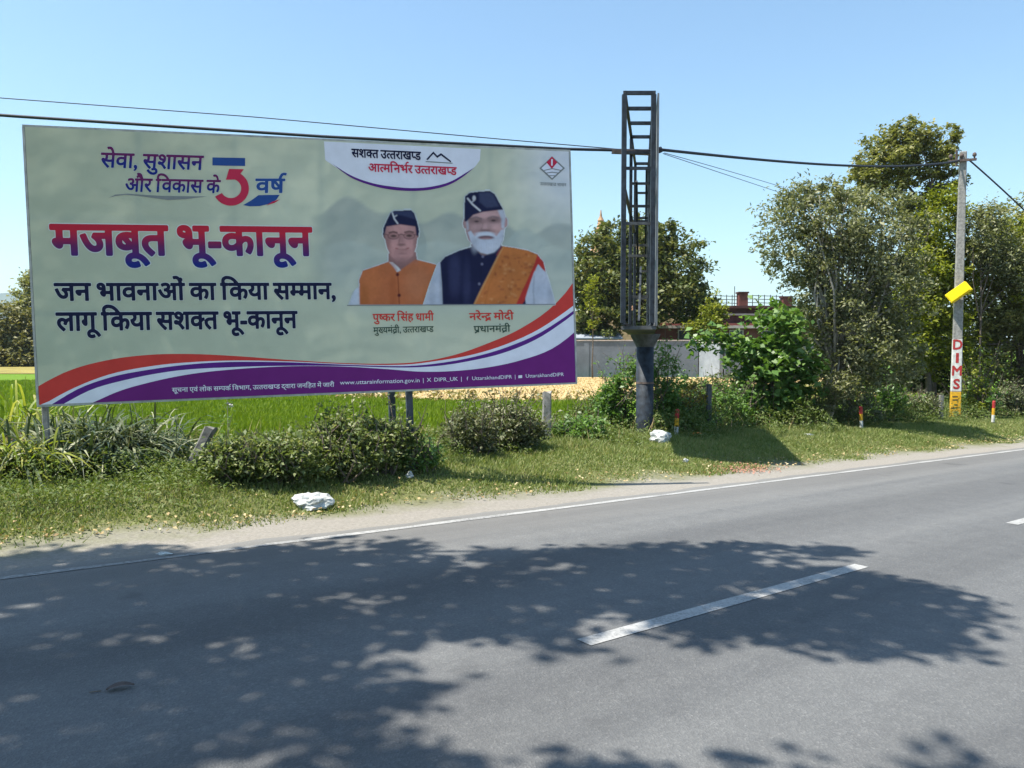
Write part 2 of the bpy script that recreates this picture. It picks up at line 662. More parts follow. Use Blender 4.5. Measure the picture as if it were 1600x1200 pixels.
def shrub(label, px, py, wpx, hpx, mat, leaf, count, seed, name='roadside_shrub', depth=None, group=None, aspect=0.5, up=0.4, dist=None, sub=0.34, stemr=0.018):
    """a bushy plant whose foot is seen at (px, py), with the width and height it shows"""
    rng = np.random.default_rng(seed)
    if dist is None:
        b = G(px, py)
    else:
        p = at(px, py, dist)
        b = np.array([p[0], p[1], float(gz(p[0], p[1]))])
    sc = b[1] / 1200
    W = wpx * sc
    H = hpx * sc
    D = depth or max(0.35, W * 0.7)
    blobs = []
    k = max(4, int(W / 0.28))
    for i in range(k):
        fx = (i + 0.5) / k * 2 - 1
        hh = H * (0.42 + 0.55 * rng.random()) * (1 - 0.35 * abs(fx) ** 2)
        rr = min(0.3 + 0.1 * rng.random(), 0.55 * H) * max(1.0, W / 2.2)
        blobs.append((b[0] + fx * (W / 2 - rr * 0.6), b[1] + rng.uniform(-0.5, 0.5) * D * 0.5 + D * 0.2, b[2] + hh * 0.5,
                      rr, max(rr, D * 0.35), hh * 0.5))
    root = empty(name, tuple(b))
    tag(root, label, 'shrub', group)
    bl = [tuple(np.array(q[:3]) - b) + q[3:] for q in blobs]
    mb = MB()
    for q in bl:
        for j in range(4):
            e = np.array(q[:3]) + rand_unit(1, rng)[0] * np.array(q[3:]) * 0.8
            s = np.array([q[0] * 0.6 + rng.uniform(-0.08, 0.08), q[1] * 0.6, -0.08])
            mid = (s + e) / 2 + rng.normal(size=3) * 0.05
            mb.tube([tuple(s), tuple(mid), tuple(e)], [stemr, stemr * 0.7, stemr * 0.25], 4)
    P = clump_points(bl, count, rng, sub, 26, 0.45)
    shoots = []
    for q in bl:
        for j in range(9):
            s = np.array(q[:3]) + rand_unit(1, rng)[0] * np.array(q[3:]) * np.array([0.9, 0.9, 0.5])
            d_ = np.array([rng.normal() * 0.5, rng.normal() * 0.4, 1.0])
            ln = H * rng.uniform(0.25, 0.6)
            e = s + d_ / np.linalg.norm(d_) * ln
            mb.tube([tuple(s), tuple((s + e) / 2 + rng.normal(size=3) * 0.03), tuple(e)], [stemr * 0.5, stemr * 0.35, stemr * 0.15], 4)
            if j < 7:
                tt = rng.random(12)[:, None]
                shoots.append(s + (e - s) * tt + rng.normal(size=(12, 3)) * leaf * 0.6)
    mb.build('stem', M['bark'], root)
    P = np.concatenate([P] + shoots)
    P = P[P[:, 2] + b[2] > gz(P[:, 0] + b[0], P[:, 1] + b[1]) + 0.01]
    link('foliage', leaf_mesh('foliage', P, leaf, rng, aspect, up), mat, root)
    return root


def ribbons(P, D, L, W, droop, rng, segs=5, twist=0.5):
    """long leaves that rise, arch over and hang"""
    n = len(P)
    D = D / np.linalg.norm(D, axis=1, keepdims=True)
    side = np.cross(D, np.array([0, 0, 1.0])) + rng.normal(size=(n, 3)) * twist * 0.3
    side /= np.linalg.norm(side, axis=1, keepdims=True) + 1e-9
    V = np.empty((n, segs + 1, 2, 3))
    for i in range(segs + 1):
        t = i / segs
        c = P + D * (L * t)[:, None]
        c[:, 2] -= droop * L * t ** 2.2
        hor = D.copy()
        hor[:, 2] = 0
        c += hor * (droop * L * 0.35 * t ** 2)[:, None]
        ww = (W * (0.35 + 1.1 * t) * (1 - t) ** 0.7 + W * 0.04)[:, None] if i < segs else (W * 0.03)[:, None]
        V[:, i, 0] = c - side * ww / 2
        V[:, i, 1] = c + side * ww / 2
    b = (np.arange(n) * (segs + 1) * 2)[:, None] + (np.arange(segs) * 2)[None, :]
    F = np.stack([b, b + 1, b + 3, b + 2], -1).reshape(-1, 4)
    return V.reshape(-1, 3), F


# leaf materials: the leaves' own colours
M['lf_verge'] = mat_leaf('verge_grass', [(0.095, 0.145, 0.034), (0.15, 0.20, 0.052), (0.215, 0.245, 0.085), (0.33, 0.30, 0.14)], 0.3, clump=0.9)
M['lf_rice'] = mat_leaf('rice_leaf', [(0.10, 0.165, 0.010), (0.155, 0.225, 0.014), (0.20, 0.26, 0.02)], 0.35, clump=0.6)
M['lf_shrub'] = mat_leaf('shrub_leaf', [(0.05, 0.08, 0.024), (0.095, 0.135, 0.04), (0.16, 0.20, 0.075), (0.38, 0.38, 0.22)], 0.32, 0.5)
M['lf_shrub_dull'] = mat_leaf('dull_shrub_leaf', [(0.05, 0.065, 0.03), (0.09, 0.115, 0.05), (0.14, 0.155, 0.08), (0.36, 0.34, 0.23)], 0.2, 0.5)
M['lf_green'] = mat_leaf('fresh_leaf', [(0.045, 0.10, 0.025), (0.085, 0.17, 0.04), (0.13, 0.23, 0.06), (0.22, 0.32, 0.11)], 0.36, 0.4, 0.35)
M['lf_weed'] = mat_leaf('weed_leaf', [(0.05, 0.085, 0.02), (0.085, 0.13, 0.03), (0.12, 0.165, 0.045), (0.24, 0.27, 0.12)], 0.3, 0.55, clump=1.5)
M['lf_yellow'] = mat_leaf('yellow_green_leaf', [(0.07, 0.10, 0.014), (0.14, 0.175, 0.018), (0.21, 0.235, 0.026), (0.30, 0.30, 0.06)], 0.35)
M['lf_mango'] = mat_leaf('mango_leaf', [(0.035, 0.052, 0.02), (0.07, 0.095, 0.03), (0.13, 0.15, 0.05), (0.25, 0.23, 0.09)], 0.28, 0.5, clump=0.35)
M['lf_grey'] = mat_leaf('grey_leaf', [(0.065, 0.078, 0.04), (0.13, 0.145, 0.075), (0.21, 0.225, 0.12), (0.36, 0.35, 0.23)], 0.32, 0.6)
M['lf_dark'] = mat_leaf('dark_leaf', [(0.028, 0.042, 0.018), (0.055, 0.078, 0.026), (0.095, 0.12, 0.04), (0.17, 0.19, 0.07)], 0.25)
M['lf_tall'] = mat_leaf('tall_tree_leaf', [(0.035, 0.055, 0.02), (0.07, 0.098, 0.03), (0.12, 0.15, 0.05), (0.19, 0.21, 0.08)], 0.25)
M['lf_brown'] = mat_leaf('brown_leaf', [(0.06, 0.065, 0.025), (0.11, 0.115, 0.04), (0.17, 0.16, 0.055), (0.24, 0.21, 0.08)], 0.2)
M['lf_cane'] = mat_leaf('cane_leaf', [(0.03, 0.045, 0.022), (0.05, 0.075, 0.035), (0.09, 0.115, 0.06), (0.42, 0.42, 0.27)], 0.2, 0.5, clump=2.0)
M['lf_cane_bright'] = mat_leaf('bright_cane_leaf', [(0.10, 0.17, 0.015), (0.17, 0.24, 0.025), (0.28, 0.30, 0.05), (0.5, 0.45, 0.2)], 0.4, 0.5, clump=2.0)
M['lf_dry'] = mat_leaf('dry_leaf', [(0.16, 0.10, 0.045), (0.30, 0.21, 0.10), (0.46, 0.36, 0.19), (0.55, 0.48, 0.33)], 0.15, 0.7)
M['lf_straw'] = mat_leaf('straw', [(0.33, 0.23, 0.10), (0.43, 0.31, 0.14), (0.5, 0.38, 0.19)], 0.2, 0.7, clump=0.5)
M['lf_olive'] = mat_leaf('olive_leaf', [(0.07, 0.082, 0.032), (0.14, 0.155, 0.055), (0.22, 0.225, 0.085), (0.33, 0.31, 0.14)], 0.32)
M['lf_red'] = mat_leaf('reddish_weed_leaf', [(0.10, 0.05, 0.03), (0.17, 0.09, 0.05), (0.22, 0.16, 0.08)], 0.2, 0.6)
M['lf_orange'] = mat_leaf('yellow_orange_leaf', [(0.12, 0.13, 0.03), (0.28, 0.22, 0.04), (0.42, 0.26, 0.06)], 0.3, 0.6)


# ------------------------------------------------------------------ fields beyond the verge
def field_sheet(name, pts, mat, lift=0.02):
    V = [(p[0], p[1], float(gz(p[0], p[1])) + lift) for p in pts]
    me = bpy.data.meshes.new(name)
    me.from_pydata(V, [], [tuple(range(len(V)))])
    o = link(name, me, mat)
    tag(o, kind='structure')
    return o


M['straw_ground'] = mat_plain('straw_ground', (0.42, 0.31, 0.15), 0.15, 3.5, 0.95)
M['brown_field'] = mat_plain('brown_field', (0.24, 0.20, 0.05), 0.25, 0.4, 0.95)
field_sheet('straw_field', [(-5.5, 30.5), (1.2, 28.3), (22, 27.5), (24, 51.5), (-6, 51.5)], M['straw_ground'])
field_sheet('brown_field', [(-140, 62), (-20, 58), (-14, 78), (-90, 110), (-200, 120)], M['brown_field'], 0.03)


def rice_crop():
    rng = np.random.default_rng(5)
    N = 150000
    y = 11 + 34 * rng.random(N) ** 1.6
    x = y * rng.uniform(-0.72, 0.14, N)
    n = -x * DU[1] + y * DU[0]
    ok = (n > 12.4 + rng.normal(size=N) * 0.3) & ~((x > -4.6) & (y > 27.5 - 0.2 * x))
    x, y = x[ok], y[ok]
    k = len(x)
    z = gz(x, y)
    h = rng.uniform(0.12, 0.24, k) * (0.85 + 0.2 * np.sin(x * 0.9) * np.cos(y * 0.7))
    a = rng.uniform(0, 6.283, k)
    wd = 0.010 + 0.0009 * y
    lean = rng.normal(size=(k, 2)) * 0.3
    V = np.empty((k, 3, 3))
    V[:, 0] = np.stack([x - np.cos(a) * wd, y - np.sin(a) * wd, z - 0.02], 1)
    V[:, 1] = np.stack([x + np.cos(a) * wd, y + np.sin(a) * wd, z - 0.02], 1)
    V[:, 2] = np.stack([x + lean[:, 0] * h, y + lean[:, 1] * h, z + h], 1)
    o = link('rice_crop', np_mesh('rice_crop', V.reshape(-1, 3), np.arange(k * 3).reshape(k, 3)), M['lf_rice'])
    tag(o, 'bright green young rice standing in the field behind the billboard', 'rice', kind='stuff')


rice_crop()


def straw_stubble():
    rng = np.random.default_rng(6)
    k = 16000
    y = rng.uniform(28.5, 50, k)
    x = rng.uniform(-5.5, 20, k)
    z = gz(x, y)
    h = rng.uniform(0.03, 0.1, k)
    wd = 0.03
    V = np.empty((k, 3, 3))
    V[:, 0] = np.stack([x - wd, y, z], 1)
    V[:, 1] = np.stack([x + wd, y, z], 1)
    V[:, 2] = np.stack([x + rng.normal(size=k) * 0.08, y + rng.normal(size=k) * 0.08, z + h], 1)
    o = link('straw_stubble', np_mesh('straw_stubble', V.reshape(-1, 3), np.arange(k * 3).reshape(k, 3)), M['lf_straw'])
    tag(o, 'cut golden stubble on the field in front of the grey wall', 'stubble', kind='stuff')
    # pale rubble and cut stalks heaped along the edge of the stubble field
    k = 1500
    t = rng.random(k)
    x = -6.5 + 14 * t + rng.normal(size=k) * 0.2
    y = 28.8 - 0.25 * (x + 6.5) * 0.6 + rng.normal(size=k) * 0.45
    P = np.stack([x, y, gz(x, y) + rng.random(k) * 0.4], 1)
    o = link('cut_stalks', leaf_mesh('cut_stalks', P, 0.2, rng, 0.4, 0.2), M['lf_dry'])
    tag(o, 'pale cut stalks and weeds along the edge of the stubble field', 'stalks', kind='stuff')


straw_stubble()


# ------------------------------------------------------------------ verge grass
def verge_grass():
    rng = np.random.default_rng(3)
    N = 820000
    u = -13 + 57 * rng.random(N) ** 1.45
    n = rng.uniform(7.2, 13.2, N)
    edge = 7.38 + 0.2 * np.sin(u * 1.7) + 0.14 * np.sin(u * 4.3 + 1) + rng.normal(size=N) * 0.12
    ok = n > edge
    thin = rng.random(N) < np.clip((n - edge) / 0.45, 0.12, 1)
    ok &= thin
    u, n, edge = u[ok], n[ok], edge[ok]
    x, y = un(u, n)
    keep = (y > 0.5) & (np.abs(x / y) < 2.2)
    x, y, n, edge = x[keep], y[keep], n[keep], edge[keep]
    k = len(x)
    z = gz(x, y) - 0.012
    pat = 0.75 + 0.4 * np.sin(x * 1.3 + 0.5) * np.cos(y * 1.9) + 0.2 * np.sin(x * 4.1) * np.sin(y * 3.7)
    h = rng.uniform(0.03, 0.10, k) * np.clip(pat, 0.4, 1.4) * np.clip(0.45 + (n - edge) * 0.55, 0.45, 2.0)
    a = rng.uniform(0, 6.283, k)
    wd = 0.0035 + 0.00055 * y
    lean = rng.normal(size=(k, 2)) * 0.55
    V = np.empty((k, 3, 3))
    V[:, 0] = np.stack([x - np.cos(a) * wd, y - np.sin(a) * wd, z], 1)
    V[:, 1] = np.stack([x + np.cos(a) * wd, y + np.sin(a) * wd, z], 1)
    V[:, 2] = np.stack([x + lean[:, 0] * h, y + lean[:, 1] * h, z + h], 1)
    o = link('verge_grass', np_mesh('verge_grass', V.reshape(-1, 3), np.arange(k * 3).reshape(k, 3)), M['lf_verge'])
    tag(o, 'short rough grass along the roadside verge', 'grass', kind='stuff')


verge_grass()


def ground_cover():
    """low leafy weeds under and in front of the billboard"""
    rng = np.random.default_rng(8)
    P = []
    for (px, py, rad, hh, cnt) in [(30, 760, 0.55, 0.45, 900), (90, 745, 0.5, 0.42, 800), (20, 800, 0.4, 0.25, 500), (150, 750, 0.5, 0.35, 800), (210, 745, 0.5, 0.32, 800),
                                   (260, 752, 0.45, 0.2, 700), (330, 755, 0.45, 0.26, 700), (120, 790, 0.45, 0.2, 450), (250, 780, 0.5, 0.16, 450),
                                   (60, 725, 0.4, 0.25, 500), (200, 725, 0.5, 0.22, 500), (240, 715, 0.5, 0.25, 500), (690, 720, 0.5, 0.3, 450),
                                   (900, 690, 0.6, 0.35, 600), (950, 690, 0.5, 0.3, 500), (1180, 665, 0.8, 0.35, 600), (1240, 665, 0.8, 0.4, 600),
                                   (1320, 665, 0.9, 0.4, 700), (1420, 660, 1.0, 0.45, 800), (1560, 650, 1.1, 0.5, 800), (1590, 648, 1.1, 0.6, 700)]:
        b = G(px, py)
        q = rng.normal(size=(cnt, 2)) * rad * 0.6
        xx = b[0] + q[:, 0]
        yy = b[1] + q[:, 1] + rad * 0.3
        zz = gz(xx, yy) + hh * rng.random(cnt) ** 0.8 * np.exp(-(q ** 2).sum(1) / rad ** 2)
        P.append(np.stack([xx, yy, zz + 0.02], 1))
    o = link('leafy_weeds', leaf_mesh('leafy_weeds', np.concatenate(P), 0.05, rng, 0.36, 0.5), M['lf_weed'])
    tag(o, 'low leafy weeds spreading through the back of the grass verge', 'weeds', kind='stuff')


ground_cover()


def undergrowth():
    """rough weeds and scrub filling the back of the verge between the shrubs"""
    rng = np.random.default_rng(18)
    N = 90000
    u = -7 + 42 * rng.random(N) ** 1.25
    n = 9.2 + 3.4 * rng.random(N)
    x, y = un(u, n)
    lump = 0.5 + 0.5 * np.sin(u * 1.9 + 1.0) * np.sin(n * 2.3 + u * 0.6) + 0.35 * np.sin(u * 4.7) * np.sin(n * 5.1 + 2)
    hmax = np.clip(0.12 + 0.22 * lump, 0.05, 0.6) * sstep(9.2, 10.3, n + 0.3 * np.sin(u * 2.7)) * (1 + 1.1 * sstep(9.5, 13, u))
    ok = (hmax > 0.07) & (rng.random(N) < 0.25 + 0.75 * np.clip(lump, 0, 1)) & (np.abs(x / y) < 0.85) & (y > 3)
    x, y, hmax = x[ok], y[ok], hmax[ok]
    P = np.stack([x, y, gz(x, y) + hmax * rng.random(len(x)) ** 0.7 + 0.01], 1)
    o = link('undergrowth', leaf_mesh('undergrowth', P, 0.075, rng, 0.34, 0.35), M['lf_weed'])
    tag(o, 'tangled weeds and scrub along the back of the verge', 'undergrowth', kind='stuff')
    # tall dead and green stalks standing out of it
    k = 1500
    u = -6 + 40 * rng.random(k) ** 1.3
    n = 9.8 + 2.6 * rng.random(k)
    x, y = un(u, n)
    P = np.stack([x, y, gz(x, y)], 1)
    D = rng.normal(size=(k, 3)) * 0.3
    D[:, 2] = 1
    V, F = ribbons(P, D, rng.uniform(0.25, 0.62, k), np.full(k, 0.012), 0.25 * rng.random(k), rng, 4)
    o = link('dry_stalks', np_mesh('dry_stalks', V, F), M['lf_dry'])
    tag(o, 'thin dry stalks standing among the weeds', 'stalks', kind='stuff')


undergrowth()


def dry_leaves():
    rng = np.random.default_rng(9)
    k = 1300
    u = -1 + 34 * rng.random(k) ** 1.4
    n = 7.35 + np.abs(rng.normal(size=k)) * 0.33 + 0.12 * np.sin(u * 2)
    x, y = un(u, n)
    P = np.stack([x, y, gz(x, y) + 0.012 + 0.03 * rng.random(k)], 1)
    o = link('dry_leaves', leaf_mesh('dry_leaves', P, 0.045, rng, 0.6, 1.2), M['lf_dry'])
    tag(o, 'fallen dry tan leaves scattered along the edge of the grass', 'leaves', kind='stuff')
    k = 500
    P = []
    c = G(1165, 733)
    q = rng.normal(size=(k, 2)) * np.array([0.42, 0.2])
    xx = c[0] + q[:, 0] * DU[0] - q[:, 1] * DU[1]
    yy = c[1] + q[:, 0] * DU[1] + q[:, 1] * DU[0]
    P = np.stack([xx, yy, gz(xx, yy) + 0.01], 1)
    o = link('brick_grit', leaf_mesh('brick_grit', P, 0.03, rng, 0.9, 1.0), mat_plain('brick_grit', (0.34, 0.17, 0.12), 0.25, 20, 0.95))
    tag(o, 'crumbled red brick grit on the shoulder beside the dark shadow', 'brick grit', kind='stuff')


dry_leaves()

# ------------------------------------------------------------------ far hill
def hill():
    rng = np.random.default_rng(4)
    V = []
    F = []
    ks = 60
    for i in range(ks + 1):
        t = i / ks
        x = -3600 + 3300 * t
        h = 260 * (0.35 + 0.65 * math.sin(math.pi * min(1, t * 1.05)) ** 1.2) * (0.85 + 0.1 * math.sin(t * 19) + 0.06 * math.sin(t * 43))
        for (dy, f) in ((-700, 0.0), (-380, 0.45), (0, 1.0), (500, 0.3), (900, 0.0)):
            V.append((x + rng.normal() * 18, 3300 + dy + rng.normal() * 25, -3 + h * f))
    for i in range(ks):
        for j in range(4):
            a = i * 5 + j
            F.append((a, a + 5, a + 6, a + 1))
    me = bpy.data.meshes.new('hill')
    me.from_pydata(V, [], F)
    o = link('hill', me, mat_plain('hill_forest', (0.06, 0.085, 0.05), 0.3, 0.004, 0.95))
    tag(o, kind='structure')


hill()
# ------------------------------------------------------------------ lettering
_glyph = {}


def raw_glyph(ch):
    if ch in _glyph:
        return _glyph[ch]

    def ev(s):
        c = bpy.data.curves.new('glyph', 'FONT')
        c.body = s
        c.size = 1.0
        c.resolution_u = 3
        o = bpy.data.objects.new('glyph', c)
        COL.objects.link(o)
        dg = bpy.context.evaluated_depsgraph_get()
        me = bpy.data.meshes.new_from_object(o.evaluated_get(dg))
        bpy.data.objects.remove(o)
        bpy.data.curves.remove(c)
        return me
    me = ev(ch)
    V = [(v.co.x, v.co.y) for v in me.vertices]
    F = [tuple(p.vertices) for p in me.polygons]
    bpy.data.meshes.remove(me)
    m1 = ev(ch + '|')
    m2 = ev('|')
    adv = max(v.co.x for v in m1.vertices) - max(v.co.x for v in m2.vertices)
    bpy.data.meshes.remove(m1)
    bpy.data.meshes.remove(m2)
    if ch == 'ि':
        adv -= KERN_I
    _glyph[ch] = (V, F, adv)
    return _glyph[ch]


KERN_I = 0.2


def bold_mesh(glyphs, t, cell):
    """one clean outline round all the letters of a line, swollen by t; from a distance field"""
    xs = [p[0] for v, f in glyphs for p in v]
    ys = [p[1] for v, f in glyphs for p in v]
    pad = t + 2 * cell
    x0, y0 = min(xs) - pad, min(ys) - pad
    nx = int((max(xs) + pad - x0) / cell) + 2
    ny = int((max(ys) + pad - y0) / cell) + 2
    S = np.full((nx, ny), -1.0)
    for v, f in glyphs:
        if not v or not f:
            continue
        P = np.array(v)
        i0 = max(0, int((P[:, 0].min() - pad - x0) / cell))
        i1 = min(nx, int((P[:, 0].max() + pad - x0) / cell) + 2)
        j0 = max(0, int((P[:, 1].min() - pad - y0) / cell))
        j1 = min(ny, int((P[:, 1].max() + pad - y0) / cell) + 2)
        X, Y = np.meshgrid(x0 + cell * np.arange(i0, i1), y0 + cell * np.arange(j0, j1), indexing='ij')
        ins = np.zeros(X.shape, bool)
        cnt = {}
        for q in f:
            for k in range(len(q)):
                e = (min(q[k], q[(k + 1) % len(q)]), max(q[k], q[(k + 1) % len(q)]))
                cnt[e] = cnt.get(e, 0) + 1
            for k in range(1, len(q) - 1):
                a, b, c = P[q[0]], P[q[k]], P[q[k + 1]]
                d1 = (X - b[0]) * (a[1] - b[1]) - (a[0] - b[0]) * (Y - b[1])
                d2 = (X - c[0]) * (b[1] - c[1]) - (b[0] - c[0]) * (Y - c[1])
                d3 = (X - a[0]) * (c[1] - a[1]) - (c[0] - a[0]) * (Y - a[1])
                ins |= ((d1 >= 0) & (d2 >= 0) & (d3 >= 0)) | ((d1 <= 0) & (d2 <= 0) & (d3 <= 0))
        D = np.full(X.shape, 9.0)
        for e, c in cnt.items():
            if c == 1:
                a, b = P[e[0]], P[e[1]]
                w_ = b - a
                tt = np.clip(((X - a[0]) * w_[0] + (Y - a[1]) * w_[1]) / (w_ @ w_ + 1e-12), 0, 1)
                D = np.minimum(D, np.hypot(X - a[0] - tt * w_[0], Y - a[1] - tt * w_[1]))
        S[i0:i1, j0:j1] = np.maximum(S[i0:i1, j0:j1], np.where(ins, D, -D))
    S = S + t
    V = []
    idx = {}
    F = []

    def vid(key, p):
        if key not in idx:
            idx[key] = len(V)
            V.append(p)
        return idx[key]
    inn = S > 0
    any_ = inn[:-1, :-1] | inn[1:, :-1] | inn[1:, 1:] | inn[:-1, 1:]
    for i, j in zip(*np.nonzero(any_)):
        cs = ((i, j), (i + 1, j), (i + 1, j + 1), (i, j + 1))
        poly = []
        for k in range(4):
            a = cs[k]
            b = cs[(k + 1) % 4]
            sa, sb = S[a], S[b]
            if sa > 0:
                poly.append(vid(a, (x0 + cell * a[0], y0 + cell * a[1])))
            if (sa > 0) != (sb > 0):
                r = sa / (sa - sb)
                poly.append(vid((min(a, b), max(a, b)), (x0 + cell * (a[0] + (b[0] - a[0]) * r), y0 + cell * (a[1] + (b[1] - a[1]) * r))))
        if len(poly) >= 3:
            F.append(tuple(poly))
    return V, F


def clip_right(V, F, xc):
    bm = bmesh.new()
    vs_ = [bm.verts.new((x, y, 0)) for x, y in V]
    for f in F:
        try:
            bm.faces.new([vs_[i] for i in f])
        except ValueError:
            pass
    bmesh.ops.bisect_plane(bm, geom=bm.verts[:] + bm.edges[:] + bm.faces[:], plane_co=(xc, 0, 0), plane_no=(1, 0, 0), clear_outer=True)
    bm.verts.index_update()
    V2 = [(v.co.x, v.co.y) for v in bm.verts]
    F2 = [tuple(v.index for v in f.verts) for f in bm.faces]
    bm.free()
    return V2, F2


def layout(s, off, track=0.0):
    """set a line; letters are typed in the order they stand.  {x} is a half letter, ^ the hook over the last
    letter, / the slanting stroke under it"""
    out = []
    x = 0.0
    last = 0.0
    i = 0
    while i < len(s):
        ch = s[i]
        if ch == '{':
            c = s[i + 1]
            V, F, adv = raw_glyph(c)
            st = 0.085
            if c == 'क':
                cut = adv * 0.74
            else:
                body = [p[0] for p in V if 0.05 < p[1] < 0.45]
                cut = max(body) - st
            V, F = clip_right(V, F, cut)
            out.append([(px + x, py) for px, py in V] and ([(px + x, py) for px, py in V], F))
            last = x
            x += cut
            i += 3
            continue
        if ch == '^':
            V, F, adv = raw_glyph('े')
            if V:
                m = max(p[0] for p in V)
                mn = min(p[0] for p in V)
                out.append(([(x - 0.10 + (m - px) * 0.9 - (m - mn) * 0.35, py) for px, py in V], [tuple(reversed(f)) for f in F]))
            i += 1
            continue
        if ch == '/':
            w_ = 0.05 + off
            a = (x - 0.20, 0.10)
            b = (x - 0.46, -0.06)
            out.append(([(a[0], a[1] + w_), (a[0], a[1] - w_), (b[0], b[1] - w_), (b[0], b[1] + w_)], [(0, 3, 2, 1)]))
            i += 1
            continue
        if ch == ' ':
            x += 0.22
            i += 1
            continue
        V, F, adv = raw_glyph(ch)
        out.append(([(px + x, py) for px, py in V], F))
        if adv > 0.02:
            last = x
        x += adv + (track if adv > 0.02 else 0)
        i += 1
    return out, x


# ------------------------------------------------------------------ billboard
BW, BH = 6.331, 3.05


def homography(src, dst):
    A = []
    for (x, y), (u, v) in zip(src, dst):
        A.append([x, y, 1, 0, 0, 0, -u * x, -u * y, -u])
        A.append([0, 0, 0, x, y, 1, -v * x, -v * y, -v])
    _, _, vt = np.linalg.svd(np.array(A, float))
    return vt[-1].reshape(3, 3)


HB = homography([(38, 198), (888, 237), (900, 598), (62, 632)], [(-BW / 2, BH), (BW / 2, BH), (BW / 2, 0), (-BW / 2, 0)])


def buv(px, py):
    q = HB @ np.array([px, py, 1.0])
    return q[0] / q[2], q[1] / q[2]


yaw, roll, tilt = 0.27891, 0.02738, -0.02137
r_ = Vector((math.cos(yaw), math.sin(yaw), 0))
n_ = Vector((math.sin(yaw), -math.cos(yaw), 0))
u_ = Vector((0, 0, 1)) * math.cos(tilt) + n_ * math.sin(tilt)
r2 = r_ * math.cos(roll) + u_ * math.sin(roll)
u2 = u_ * math.cos(roll) - r_ * math.sin(roll)
b2 = u2.cross(r2)                       # away from the road
BM = Matrix(((r2.x, b2.x, u2.x), (r2.y, b2.y, u2.y), (r2.z, b2.z, u2.z)))
bctr = Vector((-2.24318, 9.37995, 2.59071)) - u2 * (BH / 2)
board = empty('billboard')
board.matrix_world = Matrix.Translation(bctr) @ BM.to_4x4()
tag(board, 'large rectangular billboard with Hindi lettering and two printed portraits beside the road', 'billboard')


def print_mat():
    m, n, l, b = new_mat('printed_flex')
    a = n.new('ShaderNodeAttribute')
    a.attribute_name = 'print'
    co = objco(n)
    f = noise(n, l, 3.0, 4, 0.6, co)
    c = mixc(n, l, 1.0, a.outputs['Color'], ramp(n, l, f, [(0.3, (0.95, 0.95, 0.95)), (0.7, (1.04, 1.04, 1.04))]), 'MULTIPLY')
    l.new(c, b.inputs['Base Color'])
    b.inputs['Roughness'].default_value = 0.42
    b.inputs['Specular IOR Level'].default_value = 0.08
    # the flex sags a little between the battens behind it
    wv = n.new('ShaderNodeTexNoise')
    wv.inputs['Scale'].default_value = 1.6
    l.new(co, wv.inputs['Vector'])
    bump(n, l, b, wv.outputs['Fac'], 0.35, 0.05)
    return m


M['print'] = print_mat()


def ink(name, col, rough=0.45):
    m, n, l, b = new_mat(name)
    f = noise(n, l, 4.0, 4, 0.6, objco(n))
    l.new(ramp(n, l, f, [(0.3, tuple(c * 0.92 for c in col)), (0.7, tuple(min(1, c * 1.05) for c in col))]), b.inputs['Base Color'])
    b.inputs['Roughness'].default_value = rough
    b.inputs['Specular IOR Level'].default_value = 0.08
    return m


M['ink_navy'] = ink('ink_navy', (0.010, 0.013, 0.045))
M['ink_blue'] = ink('ink_blue', (0.025, 0.075, 0.26))
M['ink_red'] = ink('ink_red', (0.52, 0.03, 0.075))
M['ink_band_red'] = ink('ink_band_red', (0.58, 0.055, 0.045))
M['ink_white'] = ink('ink_white', (0.70, 0.72, 0.80))
M['ink_halo'] = ink('ink_halo', (0.60, 0.65, 0.62))
M['ink_purple'] = ink('ink_purple', (0.145, 0.02, 0.165))
M['ink_violet_line'] = ink('ink_violet_line', (0.10, 0.02, 0.20))
M['ink_grey'] = ink('ink_grey', (0.22, 0.24, 0.24))
M['ink_green'] = ink('ink_green', (0.05, 0.085, 0.06))
M['flex_back'] = mat_plain('flex_back', (0.62, 0.63, 0.62), 0.08, 3, 0.6)


def grad_ink(name, z0, z1, bot, mid, top):
    """ink that runs from one colour to another up the letter"""
    m, n, l, b = new_mat(name)
    sp = n.new('ShaderNodeSeparateXYZ')
    l.new(objco(n), sp.inputs[0])
    f = mth(n, l, 'DIVIDE', mth(n, l, 'SUBTRACT', sp.outputs['Z'], z0), z1 - z0)
    l.new(ramp(n, l, f, [(0.0, bot), (0.45, mid), (0.8, top), (1.0, top)]), b.inputs['Base Color'])
    b.inputs['Roughness'].default_value = 0.5
    b.inputs['Specular IOR Level'].default_value = 0.08
    return m


def bsurf(px, py, lift):
    x, z = buv(px, py)
    return (x, -lift, z)


